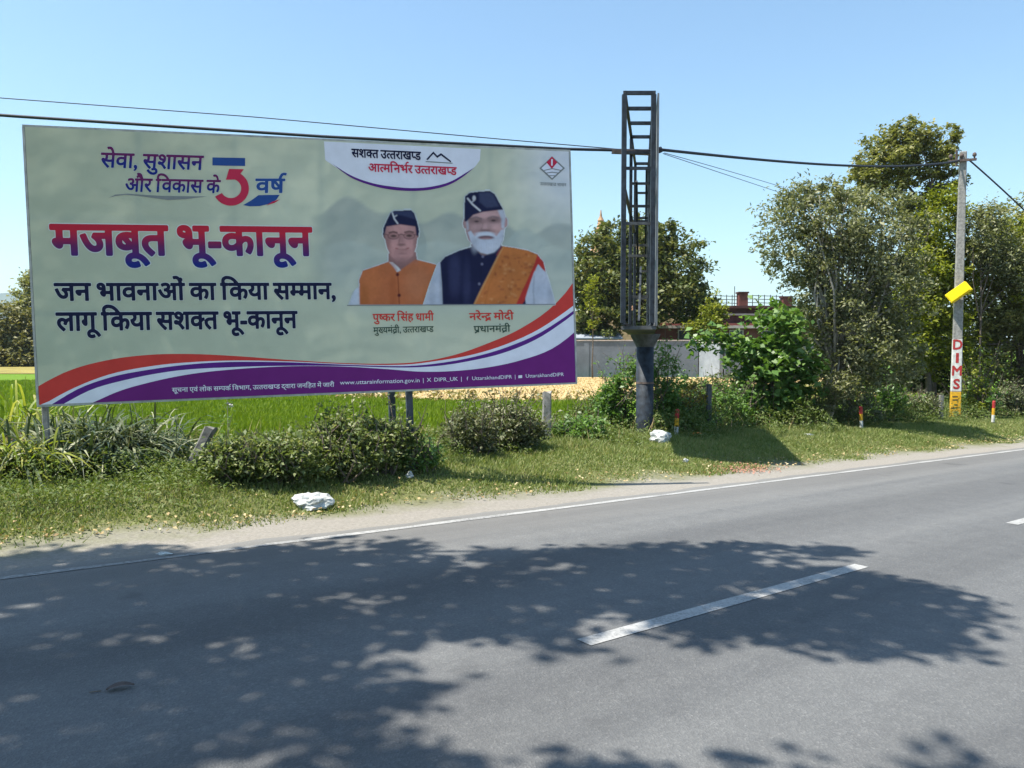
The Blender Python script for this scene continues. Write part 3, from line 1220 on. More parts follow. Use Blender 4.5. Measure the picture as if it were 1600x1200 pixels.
# the flex sheet itself, with its printed ground colours
def flex_ground():
    nx, nz = 211, 96
    xs = np.linspace(-BW / 2, BW / 2, nx)
    zs = np.linspace(0, BH, nz)
    X, Z = np.meshgrid(xs, zs, indexing='ij')
    Hi = np.linalg.inv(HB)
    q = np.stack([X, Z, np.ones_like(X)], -1) @ Hi.T
    PX = q[..., 0] / q[..., 2]
    PY = q[..., 1] / q[..., 2]
    col = np.empty((nx, nz, 3))
    t = np.clip((PX - 60) / 830, 0, 1)[..., None]
    col[:] = np.array([0.47, 0.50, 0.365]) * (1 - t) + np.array([0.54, 0.56, 0.43]) * t

    def over(mask, c, a):
        col[:] = col * (1 - (mask * a)[..., None]) + np.array(c) * (mask * a)[..., None]
    # pale glow in the middle and the white corner at the upper right
    over(np.exp(-((PX - 470) / 130) ** 2 - ((PY - 330) / 120) ** 2), (0.64, 0.66, 0.50), 0.6)
    over(sstep(770, 890, PX) * sstep(420, 250, PY), (0.64, 0.66, 0.72), 0.9)
    # misty hills
    ridge = 335 + 10 * np.sin(PX / 31) + 6 * np.sin(PX / 13 + 1) - 14 * np.exp(-((PX - 560) / 45) ** 2) + 18 * sstep(640, 760, PX)
    over(sstep(-4, 4, PY - ridge) * sstep(480, 400, PY) * sstep(470, 520, PX), (0.31, 0.35, 0.33), 0.7)
    ridge2 = 385 + 9 * np.sin(PX / 23) - 20 * np.exp(-((PX - 815) / 30) ** 2)
    over(sstep(-3, 3, PY - ridge2) * sstep(475, 420, PY) * sstep(480, 540, PX), (0.42, 0.47, 0.42), 0.7)
    over(sstep(395, 470, PY) * sstep(500, 560, PX) * sstep(500, 470, PY), (0.52, 0.56, 0.48), 0.6)
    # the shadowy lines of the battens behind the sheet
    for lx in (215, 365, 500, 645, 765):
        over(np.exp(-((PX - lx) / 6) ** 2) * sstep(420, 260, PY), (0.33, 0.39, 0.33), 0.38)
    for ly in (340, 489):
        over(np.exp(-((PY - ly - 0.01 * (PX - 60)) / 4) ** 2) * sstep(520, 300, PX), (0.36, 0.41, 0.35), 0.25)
    V = np.stack([X, np.zeros_like(X), Z], -1).reshape(-1, 3)
    i = np.arange(nx - 1)[:, None] * nz + np.arange(nz - 1)[None, :]
    F = np.stack([i, i + nz, i + nz + 1, i + 1], -1).reshape(-1, 4)
    me = np_mesh('panel', V, F, True)
    at_ = me.attributes.new('print', 'FLOAT_COLOR', 'POINT')
    at_.data.foreach_set('color', np.concatenate([col.reshape(-1, 3), np.ones((nx * nz, 1))], 1).astype(np.float32).ravel())
    return link('panel', me, M['print'], board)


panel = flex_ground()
panel['label'] = 'printed vinyl face of the billboard'
mb = MB()
mb.box((0, 0.035, BH / 2), (BW - 0.01, 0.05, BH - 0.01))
mb.build('backing_sheet', M['flex_back'], board)
mb = MB()
for (c, d) in (((0, 0.035, BH + 0.012), (BW + 0.05, 0.07, 0.024)), ((0, 0.035, -0.012), (BW + 0.05, 0.07, 0.024)),
               ((-BW / 2 - 0.016, 0.035, BH / 2), (0.024, 0.066, BH)), ((BW / 2 + 0.016, 0.035, BH / 2), (0.024, 0.066, BH))):
    mb.box(c, d)
mb.build('frame', M['frame_paint'], board)
for k in range(6):
    x = -BW / 2 + 0.2 + k * (BW - 0.4) / 5
    MB().box((x, 0.077, BH / 2), (0.05, 0.03, BH - 0.1)).build('batten', M['steel_dark'], board)
for k in range(3):
    MB().box((0, 0.109, 0.25 + k * 1.25), (BW - 0.1, 0.03, 0.05)).build('rail', M['steel_dark'], board)


def board_post(px, py, yoff, wid, mat, top=BH - 0.2):
    """a post behind the board; its foot is buried in the verge"""
    x, z = buv(px, py)
    p = board.matrix_world @ Vector((x, yoff, 0))
    g = float(gz(p.x, p.y))
    lo = -(p.z - g) - 0.25
    m_ = MB()
    m_.bar((x, yoff, lo), (x, yoff, top), wid, wid)
    m_.build('post', mat, board, bevel=0.006)


board_post(643, 602, 0.24, 0.085, M['post_blue'])
board_post(626, 603, 0.95, 0.09, M['post_blue'], 1.6)
board_post(60, 628, 0.24, 0.06, M['concrete'])
for px in (643,):
    x, z = buv(px, 605)
    MB().bar((x - 0.02, 0.2, 1.9), (x - 0.06, 1.0, 0.6), 0.05, 0.05).build('brace', M['steel_dark'], board)


# --- printed bands along the foot
def curve_x(pts, m=64):
    """smooth curve through points"""
    P = np.array(pts, float)
    t = np.linspace(P[0, 0], P[-1, 0], m)
    x = P[:, 0]
    y = P[:, 1]
    d = np.zeros(len(x))
    s = np.diff(y) / np.diff(x)
    d[1:-1] = (s[:-1] * np.diff(x)[1:] + s[1:] * np.diff(x)[:-1]) / (x[2:] - x[:-2])
    d[0], d[-1] = s[0], s[-1]
    out = []
    for q in t:
        i = min(max(np.searchsorted(x, q) - 1, 0), len(x) - 2)
        h = x[i + 1] - x[i]
        r = (q - x[i]) / h
        out.append((q, (2 * r**3 - 3 * r**2 + 1) * y[i] + (r**3 - 2 * r**2 + r) * h * d[i] + (-2 * r**3 + 3 * r**2) * y[i + 1] + (r**3 - r**2) * h * d[i + 1]))
    return out


def band(pts, mat, lift):
    c = curve_x(pts)
    V = []
    F = []
    for i, (px, py) in enumerate(c):
        x, z = buv(px, py)
        x = min(max(x, -BW / 2 + 0.001), BW / 2 - 0.001)
        z = max(z, 0.0005)
        V += [(x, -lift, z), (x, -lift, 0.0003)]
    for i in range(len(c) - 1):
        F.append((2 * i, 2 * i + 1, 2 * i + 3, 2 * i + 2))
    me = bpy.data.meshes.new('printed_band')
    me.from_pydata(V, [], F)
    return link('printed_band', me, mat, panel)


band([(59, 603), (105, 580), (170, 562), (235, 554), (300, 553), (365, 556), (446, 562), (540, 567.5), (600, 568.5), (647, 566.5), (710, 555), (762, 537), (815, 513), (867, 476), (897, 443)], M['ink_band_red'], 0.0012)
band([(64, 634), (105, 611), (170, 585), (235, 572), (332, 564), (446, 564.5), (540, 569), (600, 570.5), (640, 569.5), (684, 564), (736, 555), (789, 539), (841, 515.5), (897, 478)], M['ink_white'], 0.0024)
band([(82, 631), (121, 608), (170, 590), (235, 577), (316, 567.5), (446, 566), (540, 570), (600, 572), (640, 572), (684, 568), (736, 559), (789, 544), (841, 522), (897.5, 486)], M['ink_violet_line'], 0.0036)
band([(101, 630), (137, 611), (202, 592), (267, 580), (365, 573.5), (446, 571.5), (540, 572), (600, 574), (640, 574.5), (684, 572), (736, 564), (789, 551), (841, 529), (898, 491)], M['ink_white'], 0.0048)
band([(146, 628.5), (186, 611), (235, 597), (300, 584), (365, 577), (430, 573), (540, 573), (605, 577), (657, 581), (710, 580), (762, 574.5), (815, 563), (867, 543), (898.5, 520)], M['ink_purple'], 0.006)


def printed(name, poly, mat, lift, label=None):
    V = [bsurf(px, py, lift) for px, py in poly]
    bm = bmesh.new()
    vs_ = [bm.verts.new(v) for v in V]
    f = bm.faces.new(vs_)
    bmesh.ops.triangulate(bm, faces=[f])
    me = bpy.data.meshes.new(name)
    bm.to_mesh(me)
    bm.free()
    o = link(name, me, mat, panel)
    if label:
        o['label'] = label
    return o


# --- lettering lines
def line(text, l0, r0_, hpx, mat, lift, off=0.02, slant=0.0, halo=None, label=None, halo_off=0.022, track=0.0):
    """a line of letters; l0 and r0_ are the ends of its head line, hpx the height from head line to foot"""
    x0, z0 = buv(*l0)
    x1, z1 = buv(*r0_)
    xb, zb = buv(l0[0] + 1.0, l0[1] + hpx)
    Lw = math.hypot(x1 - x0, z1 - z0)
    hgt = z0 - zb
    dx, dz = (x1 - x0) / Lw, (z1 - z0) / Lw
    top = 0.62 if any(ord(c) > 0x900 for c in text) else 0.70
    glyphs, width = layout(text, off, track)
    sx = Lw / width
    sy = hgt / top
    objs = []
    cell = 0.014 if hpx > 30 else (0.02 if hpx > 15 else 0.034)
    for (o_, m_, lf) in ([(off + halo_off, halo, lift)] if halo else []) + [(off, mat, lift + 0.0025)]:
        gv, gf = bold_mesh(glyphs, o_, cell)
        V = []
        for (gx, gy) in gv:
            hx = gx * sx + slant * gy * sy
            hy = (gy - top) * sy
            V.append((x0 + hx * dx - hy * dz, -lf, z0 + hx * dz + hy * dx))
        me = bpy.data.meshes.new('lettering')
        me.from_pydata(V, [], gf)
        o = link('lettering' if m_ is mat else 'lettering_outline', me, m_, panel)
        objs.append(o)
        if hpx < 8:
            o['kind'] = 'stuff'
    if label:
        objs[-1]['label'] = label
    return objs


def gm(name, l0, hpx, bot, mid, top):
    z1 = buv(l0[0], l0[1] - 4)[1]
    z0 = buv(l0[0], l0[1] + hpx * 1.3)[1]
    return grad_ink(name, z0, z1, bot, mid, top)


BL, PU, RD = (0.012, 0.025, 0.19), (0.13, 0.02, 0.10), (0.48, 0.022, 0.045)
line('मजबूत भू-कानून', (79, 352), (484, 357), 45, gm('ink_headline', (250, 354), 45, BL, PU, RD), 0.003, 0.034, halo=M['ink_halo'], label='headline lettering shading from red to blue')
line('जन भावनाओं का िकया स{म}मान,', (85, 443), (524, 443), 26, M['ink_navy'], 0.003, 0.030, halo=M['ink_halo'], label='dark navy line of lettering')
line('लागू िकया सश{क}त भू-कानून', (88, 489), (463, 487), 27, M['ink_navy'], 0.003, 0.030, halo=M['ink_halo'], label='dark navy line of lettering, the lower one')
line('सेवा, सुशासन', (155, 239), (314, 244), 22, gm('ink_slogan_a', (230, 241), 22, BL, BL, PU), 0.003, 0.022, slant=0.12, halo=M['ink_halo'], halo_off=0.016)
line('और िवकास के', (193, 279), (341, 282), 20, gm('ink_slogan_b', (260, 280), 20, BL, BL, PU), 0.003, 0.022, slant=0.12, halo=M['ink_halo'], halo_off=0.016)
line('वष^', (397, 280), (441, 280), 21, M['ink_blue'], 0.003, 0.026, slant=0.1, halo=M['ink_halo'])
line('सश{क}त उ{त}तराख{ण}ड', (548, 233), (656, 238), 12.5, M['ink_navy'], 0.006, 0.024)
line('आ{त}मिनभ^र उ{त}तराख{ण}ड', (574, 256), (712, 262), 12, M['ink_red'], 0.006, 0.024)
line('पु{ष}कर िसंह धामी', (582, 491), (677, 490), 11, M['ink_band_red'], 0.003, 0.018)
line('मु{ख}यमंत/ी, उ{त}तराख{ण}ड', (583, 512), (677, 510), 9, M['ink_green'], 0.003, 0.012)
line('नरे{न}द/ मोदी', (733, 490), (802, 489), 10.5, M['ink_band_red'], 0.003, 0.020)
line('प/धानमंत/ी', (740, 510), (797, 509), 9.5, M['ink_green'], 0.003, 0.014)
line('सूचना एवं लोक स{म}पक^ िवभाग, उ{त}तराख{ण}ड द्वारा जनिहत में जारी', (269, 606), (522, 598), 6.5, M['ink_white'], 0.009, 0.010)
line('www.uttarainformation.gov.in', (531, 594.5), (656, 591), 6.5, M['ink_white'], 0.009, 0.004)
line('|  X  DIPR_UK  |', (660, 591), (722, 589), 6.0, M['ink_white'], 0.009, 0.006)
line('f   UttarakhandDIPR  |', (729, 589), (806, 586), 5.6, M['ink_white'], 0.009, 0.004)
line('UttarakhandDIPR', (821, 585), (881, 582.5), 5.6, M['ink_white'], 0.009, 0.004)
printed('printed_icon', [(810, 587), (816, 586.6), (816, 591), (810, 591.4)], M['ink_white'], 0.009)
line('उ{त}तराख{ण}ड शासन', (843, 285), (884, 287), 4.6, M['ink_grey'], 0.006, 0.008)

# --- numeral, swooshes, dome, hill drawing and crest
printed('printed_numeral', [(331, 246), (382, 247), (382, 259.5), (331, 258.5)], M['ink_blue'], 0.004, 'blue bar of the large numeral')
VV = []
for k in range(25):
    a = R(84 - k * 236 / 24)
    VV += [bsurf(360 + 28 * math.cos(a), 294.5 - 27 * math.sin(a), 0.004), bsurf(360 + 16 * math.cos(a), 294.5 - 15 * math.sin(a), 0.004)]
me = bpy.data.meshes.new('printed_numeral')
me.from_pydata(VV, [], [(2 * k, 2 * k + 1, 2 * k + 3, 2 * k + 2) for k in range(24)])
link('printed_numeral', me, M['ink_red'], panel)['label'] = 'red bowl of the large numeral'
printed('printed_numeral', [(357, 264), (380, 264.5), (373, 274), (366, 280.5), (352, 281)], M['ink_red'], 0.0046)
printed('printed_swoosh', [(379, 320.5), (392, 313), (403, 305), (436, 304.5), (431, 312), (422, 318), (405, 322), (390, 322.5)], M['ink_blue'], 0.004)
printed('printed_swoosh', [(415, 321), (425, 315), (437, 311.5), (428, 317)], M['ink_red'], 0.0052)
lens = [(169, 309), (180, 304), (200, 302.5), (225, 304.5), (250, 306), (280, 306.5), (323, 307)]
printed('printed_swoosh', lens + [(290, 311), (262, 312.5), (240, 309.5), (215, 306), (195, 304.5), (181, 306)], M['ink_grey'], 0.004)
bot = curve_x([(507, 250), (520, 259), (545, 274), (580, 286), (615, 292), (645, 294), (675, 292), (705, 284), (728, 271), (742, 260), (749, 250)], 40)
printed('printed_dome', [(505, 221)] + bot + [(750, 233)], M['ink_white'], 0.002, 'white dome behind the small slogan')
a1 = curve_x([(518, 256), (545, 273), (580, 286), (615, 292), (642, 294), (675, 291.5), (705, 283), (725, 271.5), (740, 262)], 40)
a2 = curve_x([(518, 256), (545, 276), (580, 290), (615, 297), (642, 298.5), (675, 296), (705, 287), (725, 274.5), (740, 262)], 40)
printed('printed_arc', a1 + a2[::-1][1:-1], M['ink_violet_line'], 0.004)
pk = [(665, 249), (676, 237), (682, 243.5), (688, 239.5), (704, 252)]
printed('printed_peak', pk + [(703, 254), (688, 243), (682, 247), (676, 240.5), (667, 250.5)], M['ink_navy'], 0.006)
printed('printed_peak', [(664, 252), (684, 253), (706, 254.5), (706, 256), (684, 254.6), (664, 253.4)], M['ink_grey'], 0.006)


def ring(cx, cy, rx, ry, t, mat, lift, label=None):
    o = [(cx, cy - ry), (cx + rx, cy), (cx, cy + ry), (cx - rx, cy)]
    q = 1 - t
    i_ = [(cx, cy - ry * q), (cx + rx * q, cy), (cx, cy + ry * q), (cx - rx * q, cy)]
    V = [bsurf(a, b, lift) for a, b in o + i_]
    me = bpy.data.meshes.new('printed_crest')
    me.from_pydata(V, [], [(k, (k + 1) % 4, (k + 1) % 4 + 4, k + 4) for k in range(4)])
    ob = link('printed_crest', me, mat, panel)
    if label:
        ob['label'] = label


ring(862, 263, 20, 18.5, 0.16, M['ink_grey'], 0.004, 'small diamond crest in the upper right corner')
printed('printed_crest', [(862, 247), (880, 262.5), (862, 279), (845, 262.5)], M['ink_white'], 0.003)
printed('printed_crest', [(861.5, 244.5), (870, 254), (861.5, 264), (853, 254)], M['ink_red'], 0.0052, 'red diamond of the crest')
printed('printed_crest', [(860.3, 249), (862.8, 249), (862.8, 259), (860.3, 259)], M['ink_white'], 0.006)
for dy in (0, 4, 8):
    printed('printed_crest', [(849 + dy, 266 + dy), (862, 263 + dy * 1.4), (876 - dy, 266 + dy), (876 - dy, 267.2 + dy), (862, 264.4 + dy * 1.4), (849 + dy, 267.2 + dy)], M['ink_grey'], 0.0066)


# --- printed portraits: soft colour laid down on a fine grid
def portrait(name, box_, paint, lift, label, step=0.75):
    xs = np.arange(box_[0], box_[2] + 0.01, step)
    ys = np.arange(box_[1], box_[3] + 0.01, step)
    X, Y = np.meshgrid(xs, ys, indexing='ij')
    rgb = np.zeros(X.shape + (3,))
    al = np.zeros(X.shape)
    # coordinates of the drawing
    ZX = (X - 520) * 4.2105
    ZY = (Y - 280) * 4.2115

    def sdf_poly(P):
        P = np.array(P, float)
        inside = np.zeros(ZX.shape, bool)
        dist = np.full(ZX.shape, 1e9)
        m = len(P)
        for i in range(m):
            a = P[i]
            b = P[(i + 1) % m]
            if a[1] != b[1]:
                c = ((a[1] > ZY) != (b[1] > ZY)) & (ZX < (b[0] - a[0]) * (ZY - a[1]) / (b[1] - a[1]) + a[0])
                inside ^= c
            e = b - a
            t = np.clip(((ZX - a[0]) * e[0] + (ZY - a[1]) * e[1]) / (e @ e + 1e-9), 0, 1)
            dist = np.minimum(dist, np.hypot(ZX - a[0] - t * e[0], ZY - a[1] - t * e[1]))
        return np.where(inside, dist, -dist)

    def lay(mask, c, solid=True):
        c = np.asarray(c, float)
        mm = mask[..., None]
        rgb[:] = rgb * (1 - mm) + c * mm
        if solid:
            al[:] = np.maximum(al, mask)

    def poly(P, c, soft=2.5, solid=True, a=1.0):
        lay(sstep(-soft, soft, sdf_poly(P)) * a, c, solid)

    def ell(cx, cy, rx, ry, c, soft=0.12, a=1.0, solid=False):
        d = np.hypot((ZX - cx) / rx, (ZY - cy) / ry)
        lay(sstep(1 + soft, 1 - soft, d) * a, c, solid)

    def stroke(pts, wd, c, a=1.0):
        dist = np.full(ZX.shape, 1e9)
        for p, q in zip(pts[:-1], pts[1:]):
            p = np.array(p, float)
            q = np.array(q, float)
            e = q - p
            t = np.clip(((ZX - p[0]) * e[0] + (ZY - p[1]) * e[1]) / (e @ e + 1e-9), 0, 1)
            dist = np.minimum(dist, np.hypot(ZX - p[0] - t * e[0], ZY - p[1] - t * e[1]))
        lay(sstep(wd / 2 + 2, wd / 2 - 2, dist) * a, c, False)
    paint(ZX, ZY, lay, poly, ell, stroke, rgb)
    # the print was made from a photograph: soften edges, add light from the right and cloth and skin mottling
    gr = np.random.default_rng(len(label))
    grown = al.copy()
    for _ in range(3):
        grown = np.maximum.reduce([grown, np.roll(grown, 1, 0), np.roll(grown, -1, 0), np.roll(grown, 1, 1), np.roll(grown, -1, 1)])
    ring_ = ((grown > 0.5) & (al <= 0.5))
    rgb[ring_] = (0.56, 0.60, 0.60)
    al[:] = grown
    coarse = gr.normal(size=(X.shape[0] // 4 + 2, X.shape[1] // 4 + 2))
    fine = np.kron(coarse, np.ones((4, 4)))[:X.shape[0], :X.shape[1]]
    for _ in range(3):
        fine = (fine + np.roll(fine, 1, 0) + np.roll(fine, -1, 0) + np.roll(fine, 1, 1) + np.roll(fine, -1, 1)) / 5
    rgb *= (1 + 0.035 * fine)[..., None]
    for _ in range(2):
        p_ = np.pad(rgb, ((1, 1), (1, 1), (0, 0)), 'edge')
        rgb[:] = (2 * rgb + p_[2:, 1:-1] + p_[:-2, 1:-1] + p_[1:-1, 2:] + p_[1:-1, :-2]) / 6
    np.clip(rgb, 0.004, 0.9, out=rgb)
    U = np.empty(X.shape)
    W = np.empty(X.shape)
    q = np.stack([X, Y, np.ones_like(X)], -1) @ HB.T
    U = q[..., 0] / q[..., 2]
    W = q[..., 1] / q[..., 2]
    V = np.stack([U, np.full_like(U, -lift), W], -1).reshape(-1, 3)
    a, b = X.shape
    i = np.arange(a - 1)[:, None] * b + np.arange(b - 1)[None, :]
    on = (al > 0.5)
    keep = on[:-1, :-1] & on[1:, :-1] & on[1:, 1:] & on[:-1, 1:]
    F = np.stack([i, i + 1, i + b + 1, i + b], -1)[keep]
    used = np.unique(F)
    mp = np.zeros(len(V), int)
    mp[used] = np.arange(len(used))
    me = np_mesh(name, V[used], mp[F], True)
    at_ = me.attributes.new('print', 'FLOAT_COLOR', 'POINT')
    cc = np.concatenate([rgb.reshape(-1, 3)[used], np.ones((len(used), 1))], 1).astype(np.float32)
    at_.data.foreach_set('color', cc.ravel())
    o = link(name, me, M['print'], panel)
    o['label'] = label


NAVY = (0.013, 0.015, 0.05)


def paint_left(ZX, ZY, lay, poly, ell, stroke, rgb):
    SK = np.array((0.43, 0.225, 0.215))
    # sleeve
    poly([(105, 826), (140, 735), (190, 690), (230, 826)], (0.50, 0.54, 0.62))
    # neck and waistcoat
    poly([(365, 490), (545, 480), (560, 600), (440, 640), (360, 590)], SK * 0.55)
    poly([(176, 826), (172, 660), (195, 602), (290, 570), (372, 540), (425, 612), (540, 528), (610, 545), (675, 562), (720, 600), (700, 826)], (0.47, 0.14, 0.055))
    for cx, cy, rx, ry, c, a in ((250, 700, 60, 110, (0.55, 0.17, 0.06), 0.6), (560, 690, 90, 120, (0.47, 0.175, 0.085), 0.7), (395, 740, 25, 120, (0.38, 0.10, 0.035), 0.6),
                                 (205, 780, 30, 90, (0.36, 0.11, 0.03), 0.6), (640, 780, 50, 90, (0.36, 0.12, 0.04), 0.5)):
        ell(cx, cy, rx, ry, c, 0.6, a)
    stroke([(425, 610), (430, 700), (436, 826)], 6, (0.22, 0.05, 0.02))
    for by in (628, 765):
        ell(424 + (by - 628) * 0.08, by, 11, 11, (0.10, 0.02, 0.02), 0.2)
    poly([(366, 545), (392, 548), (430, 580), (446, 600), (420, 612), (400, 580)], (0.62, 0.60, 0.60))
    poly([(372, 548), (398, 556), (425, 600), (412, 604)], (0.42, 0.24, 0.24), a=0.6)
    # hair and ears
    poly([(328, 380), (332, 320), (360, 280), (540, 280), (562, 320), (564, 378), (545, 400), (345, 400)], (0.035, 0.03, 0.035))
    # face
    poly([(342, 330), (350, 300), (440, 296), (535, 300), (552, 335), (552, 400), (545, 450), (528, 500), (495, 532), (455, 545), (415, 535), (378, 505), (355, 455), (342, 400)], SK, 6)
    ell(455, 400, 85, 120, SK * 1.14, 0.8, 0.8)
    ell(455, 330, 75, 30, SK * 1.22, 0.7, 0.7)
    ell(400, 435, 32, 30, SK * 1.2, 0.7, 0.6)
    ell(505, 430, 32, 30, SK * 1.22, 0.7, 0.7)
    ell(352, 430, 26, 90, SK * 0.55, 0.7, 0.7)
    ell(548, 440, 20, 90, SK * 0.6, 0.7, 0.7)
    ell(455, 535, 60, 22, SK * 0.7, 0.6, 0.7)
    # brows, eyes, glasses
    stroke([(368, 352), (395, 345), (420, 352)], 9, (0.05, 0.03, 0.03), 0.85)
    stroke([(470, 350), (500, 343), (528, 350)], 9, (0.05, 0.03, 0.03), 0.85)
    ell(397, 376, 34, 17, SK * 0.62, 0.6, 0.8)
    ell(500, 374, 34, 17, SK * 0.62, 0.6, 0.8)
    ell(446, 395, 16, 40, SK * 0.72, 0.7, 0.6)
    ell(397, 374, 18, 8, (0.06, 0.035, 0.035), 0.5, 0.9)
    ell(500, 372, 18, 8, (0.06, 0.035, 0.035), 0.5, 0.9)
    for cx in (396, 500):
        pts = [(cx + 36 * math.cos(t * 0.5236), 374 + 21 * math.sin(t * 0.5236)) for t in range(13)]
        stroke(pts, 5, (0.10, 0.04, 0.05), 0.8)
    stroke([(432, 368), (448, 362), (464, 368)], 6, (0.07, 0.03, 0.04), 0.85)
    stroke([(342, 362), (360, 368)], 5, (0.07, 0.03, 0.04), 0.8)
    stroke([(536, 366), (552, 360)], 5, (0.07, 0.03, 0.04), 0.8)
    # nose and mouth
    stroke([(440, 380), (432, 418), (444, 430)], 9, SK * 0.62, 0.7)
    ell(450, 424, 18, 10, SK * 1.12, 0.5, 0.6)
    ell(448, 432, 26, 9, SK * 0.45, 0.6, 0.85)
    ell(455, 472, 46, 14, SK * 0.8, 0.7, 0.6)
    stroke([(412, 456), (435, 461), (455, 463), (478, 460), (496, 454)], 8, (0.26, 0.08, 0.075), 0.85)
    stroke([(428, 459), (455, 462), (480, 458)], 4, (0.5, 0.36, 0.33), 0.6)
    ell(455, 490, 30, 7, SK * 0.7, 0.6, 0.7)
    # cap
    poly([(326, 372), (330, 320), (345, 285), (375, 222), (400, 208), (515, 205), (532, 222), (552, 280), (566, 345), (560, 375), (548, 372), (540, 312), (440, 298), (350, 312), (340, 350)], NAVY, 3)
    poly([(380, 225), (405, 214), (512, 211), (524, 224), (536, 262), (450, 240)], (0.045, 0.055, 0.12), 8, a=0.8)
    stroke([(388, 222), (402, 262), (424, 292)], 9, (0.55, 0.55, 0.58))
    stroke([(398, 250), (418, 238)], 7, (0.55, 0.55, 0.58), 0.9)


def paint_right(ZX, ZY, lay, poly, ell, stroke, rgb):
    SK = np.array((0.44, 0.27, 0.265))
    WH = np.array((0.46, 0.49, 0.57))
    # sleeves
    poly([(598, 826), (640, 690), (690, 555), (730, 530), (735, 826)], WH)
    ell(650, 760, 20, 80, WH * 0.8, 0.7, 0.7)
    ell(715, 700, 14, 130, WH * 0.72, 0.7, 0.8)
    poly([(1262, 826), (1265, 730), (1330, 560), (1385, 580), (1412, 640), (1452, 780), (1462, 826)], WH)
    stroke([(1325, 640), (1318, 740), (1325, 826)], 10, WH * 0.7, 0.8)
    ell(1430, 790, 20, 70, WH * 0.82, 0.7, 0.8)
    # neck
    poly([(905, 430), (1100, 400), (1110, 470), (990, 530), (920, 480)], SK * 0.4)
    # waistcoat
    poly([(722, 826), (716, 690), (704, 548), (735, 512), (830, 470), (918, 444), (955, 480), (985, 510), (1050, 480), (1095, 436), (1140, 450), (1140, 826)], NAVY)
    for cx, cy, rx, ry, c, a in ((800, 620, 40, 130, (0.04, 0.045, 0.11), 0.7), (880, 680, 25, 140, (0.035, 0.04, 0.10), 0.6), (740, 700, 18, 120, (0.01, 0.012, 0.04), 0.6)):
        ell(cx, cy, rx, ry, c, 0.6, a)
    stroke([(985, 510), (975, 600), (955, 826)], 4, (0.008, 0.01, 0.03), 0.8)
    for by, bx in ((510, 985), (560, 980), (690, 962)):
        ell(bx, by, 8, 9, (0.16, 0.16, 0.24), 0.3)
    poly([(1195, 826), (1270, 826), (1262, 740), (1215, 760)], NAVY)
    # shawl
    poly([(928, 826), (970, 740), (1040, 600), (1090, 500), (1120, 442), (1190, 452), (1280, 470), (1350, 498), (1330, 570), (1262, 740), (1215, 826)], (0.47, 0.155, 0.045))
    rr = random.Random(5)
    for k in range(70):
        t = rr.random()
        s_ = rr.random()
        cx = 955 + 190 * t + (s_) * (260 - 20 * t)
        cy = 815 - 330 * t + s_ * 10
        c = (0.30, 0.08, 0.03) if rr.random() < 0.55 else (0.56, 0.24, 0.09)
        ell(cx, cy, rr.uniform(5, 16), rr.uniform(4, 12), c, 0.6, 0.65)
    stroke([(1118, 446), (1085, 510), (1035, 610), (965, 750), (930, 826)], 12, (0.52, 0.26, 0.10), 0.8)
    stroke([(1085, 560), (1030, 690), (1000, 826)], 10, (0.36, 0.12, 0.03), 0.5)
    poly([(1345, 498), (1385, 545), (1400, 612), (1375, 590), (1350, 560), (1320, 620), (1280, 740), (1262, 800), (1245, 826), (1205, 826), (1235, 760), (1290, 640), (1325, 560)], (0.42, 0.035, 0.03), 3)
    stroke([(1120, 432), (1095, 470), (1078, 500)], 10, (0.20, 0.03, 0.04), 0.9)
    # ears and head
    ell(868, 292, 14, 34, SK * 0.8, 0.2, 1, True)
    ell(1134, 285, 14, 34, SK * 0.95, 0.2, 1, True)
    poly([(868, 300), (870, 240), (900, 200), (1000, 190), (1110, 200), (1130, 240), (1132, 300), (1122, 350), (1112, 400), (1080, 440), (930, 445), (890, 400), (874, 350)], SK, 5)
    ell(1000, 240, 90, 26, SK * 1.25, 0.7, 0.7)
    ell(895, 330, 26, 90, SK * 0.6, 0.7, 0.7)
    ell(930, 320, 26, 26, SK * 1.1, 0.7, 0.6)
    ell(1070, 318, 32, 30, SK * 1.3, 0.7, 0.7)
    # white hair by the temple
    poly([(1082, 205), (1118, 200), (1132, 250), (1124, 330), (1108, 320), (1105, 260)], WH * 0.95, 7)
    poly([(872, 262), (888, 255), (892, 330), (880, 340)], WH * 0.8, 6, a=0.8)
    # brows and eyes
    stroke([(905, 262), (940, 250), (975, 262)], 12, (0.17, 0.13, 0.14), 0.75)
    stroke([(1020, 258), (1050, 246), (1088, 256)], 12, (0.20, 0.16, 0.17), 0.75)
    ell(942, 274, 46, 20, SK * 0.45, 0.7, 0.9)
    ell(1054, 268, 46, 20, SK * 0.45, 0.7, 0.9)
    ell(1000, 345, 80, 16, SK * 0.6, 0.7, 0.7)
    ell(943, 279, 14, 6, (0.05, 0.035, 0.04), 0.4, 0.9)
    ell(1054, 273, 14, 6, (0.05, 0.035, 0.04), 0.4, 0.9)
    # nose
    stroke([(990, 265), (982, 315), (974, 332)], 11, SK * 0.7, 0.6)
    ell(1000, 318, 16, 22, SK * 1.3, 0.6, 0.7)
    ell(1000, 338, 32, 9, SK * 0.5, 0.5, 0.85)
    # beard and moustache
    poly([(885, 350), (905, 340), (930, 375), (960, 360), (1005, 348), (1045, 358), (1075, 375), (1105, 335), (1126, 330), (1118, 400), (1096, 448), (1060, 482), (1015, 495), (970, 484), (935, 455), (905, 410)], WH * 1.0, 5)
    ell(1000, 362, 62, 15, WH * 1.1, 0.4, 0.95)
    stroke([(940, 385), (960, 370), (1000, 366), (1050, 370), (1070, 384)], 12, WH * 1.15, 0.9)
    ell(1005, 385, 52, 13, (0.13, 0.05, 0.06), 0.35, 0.95)
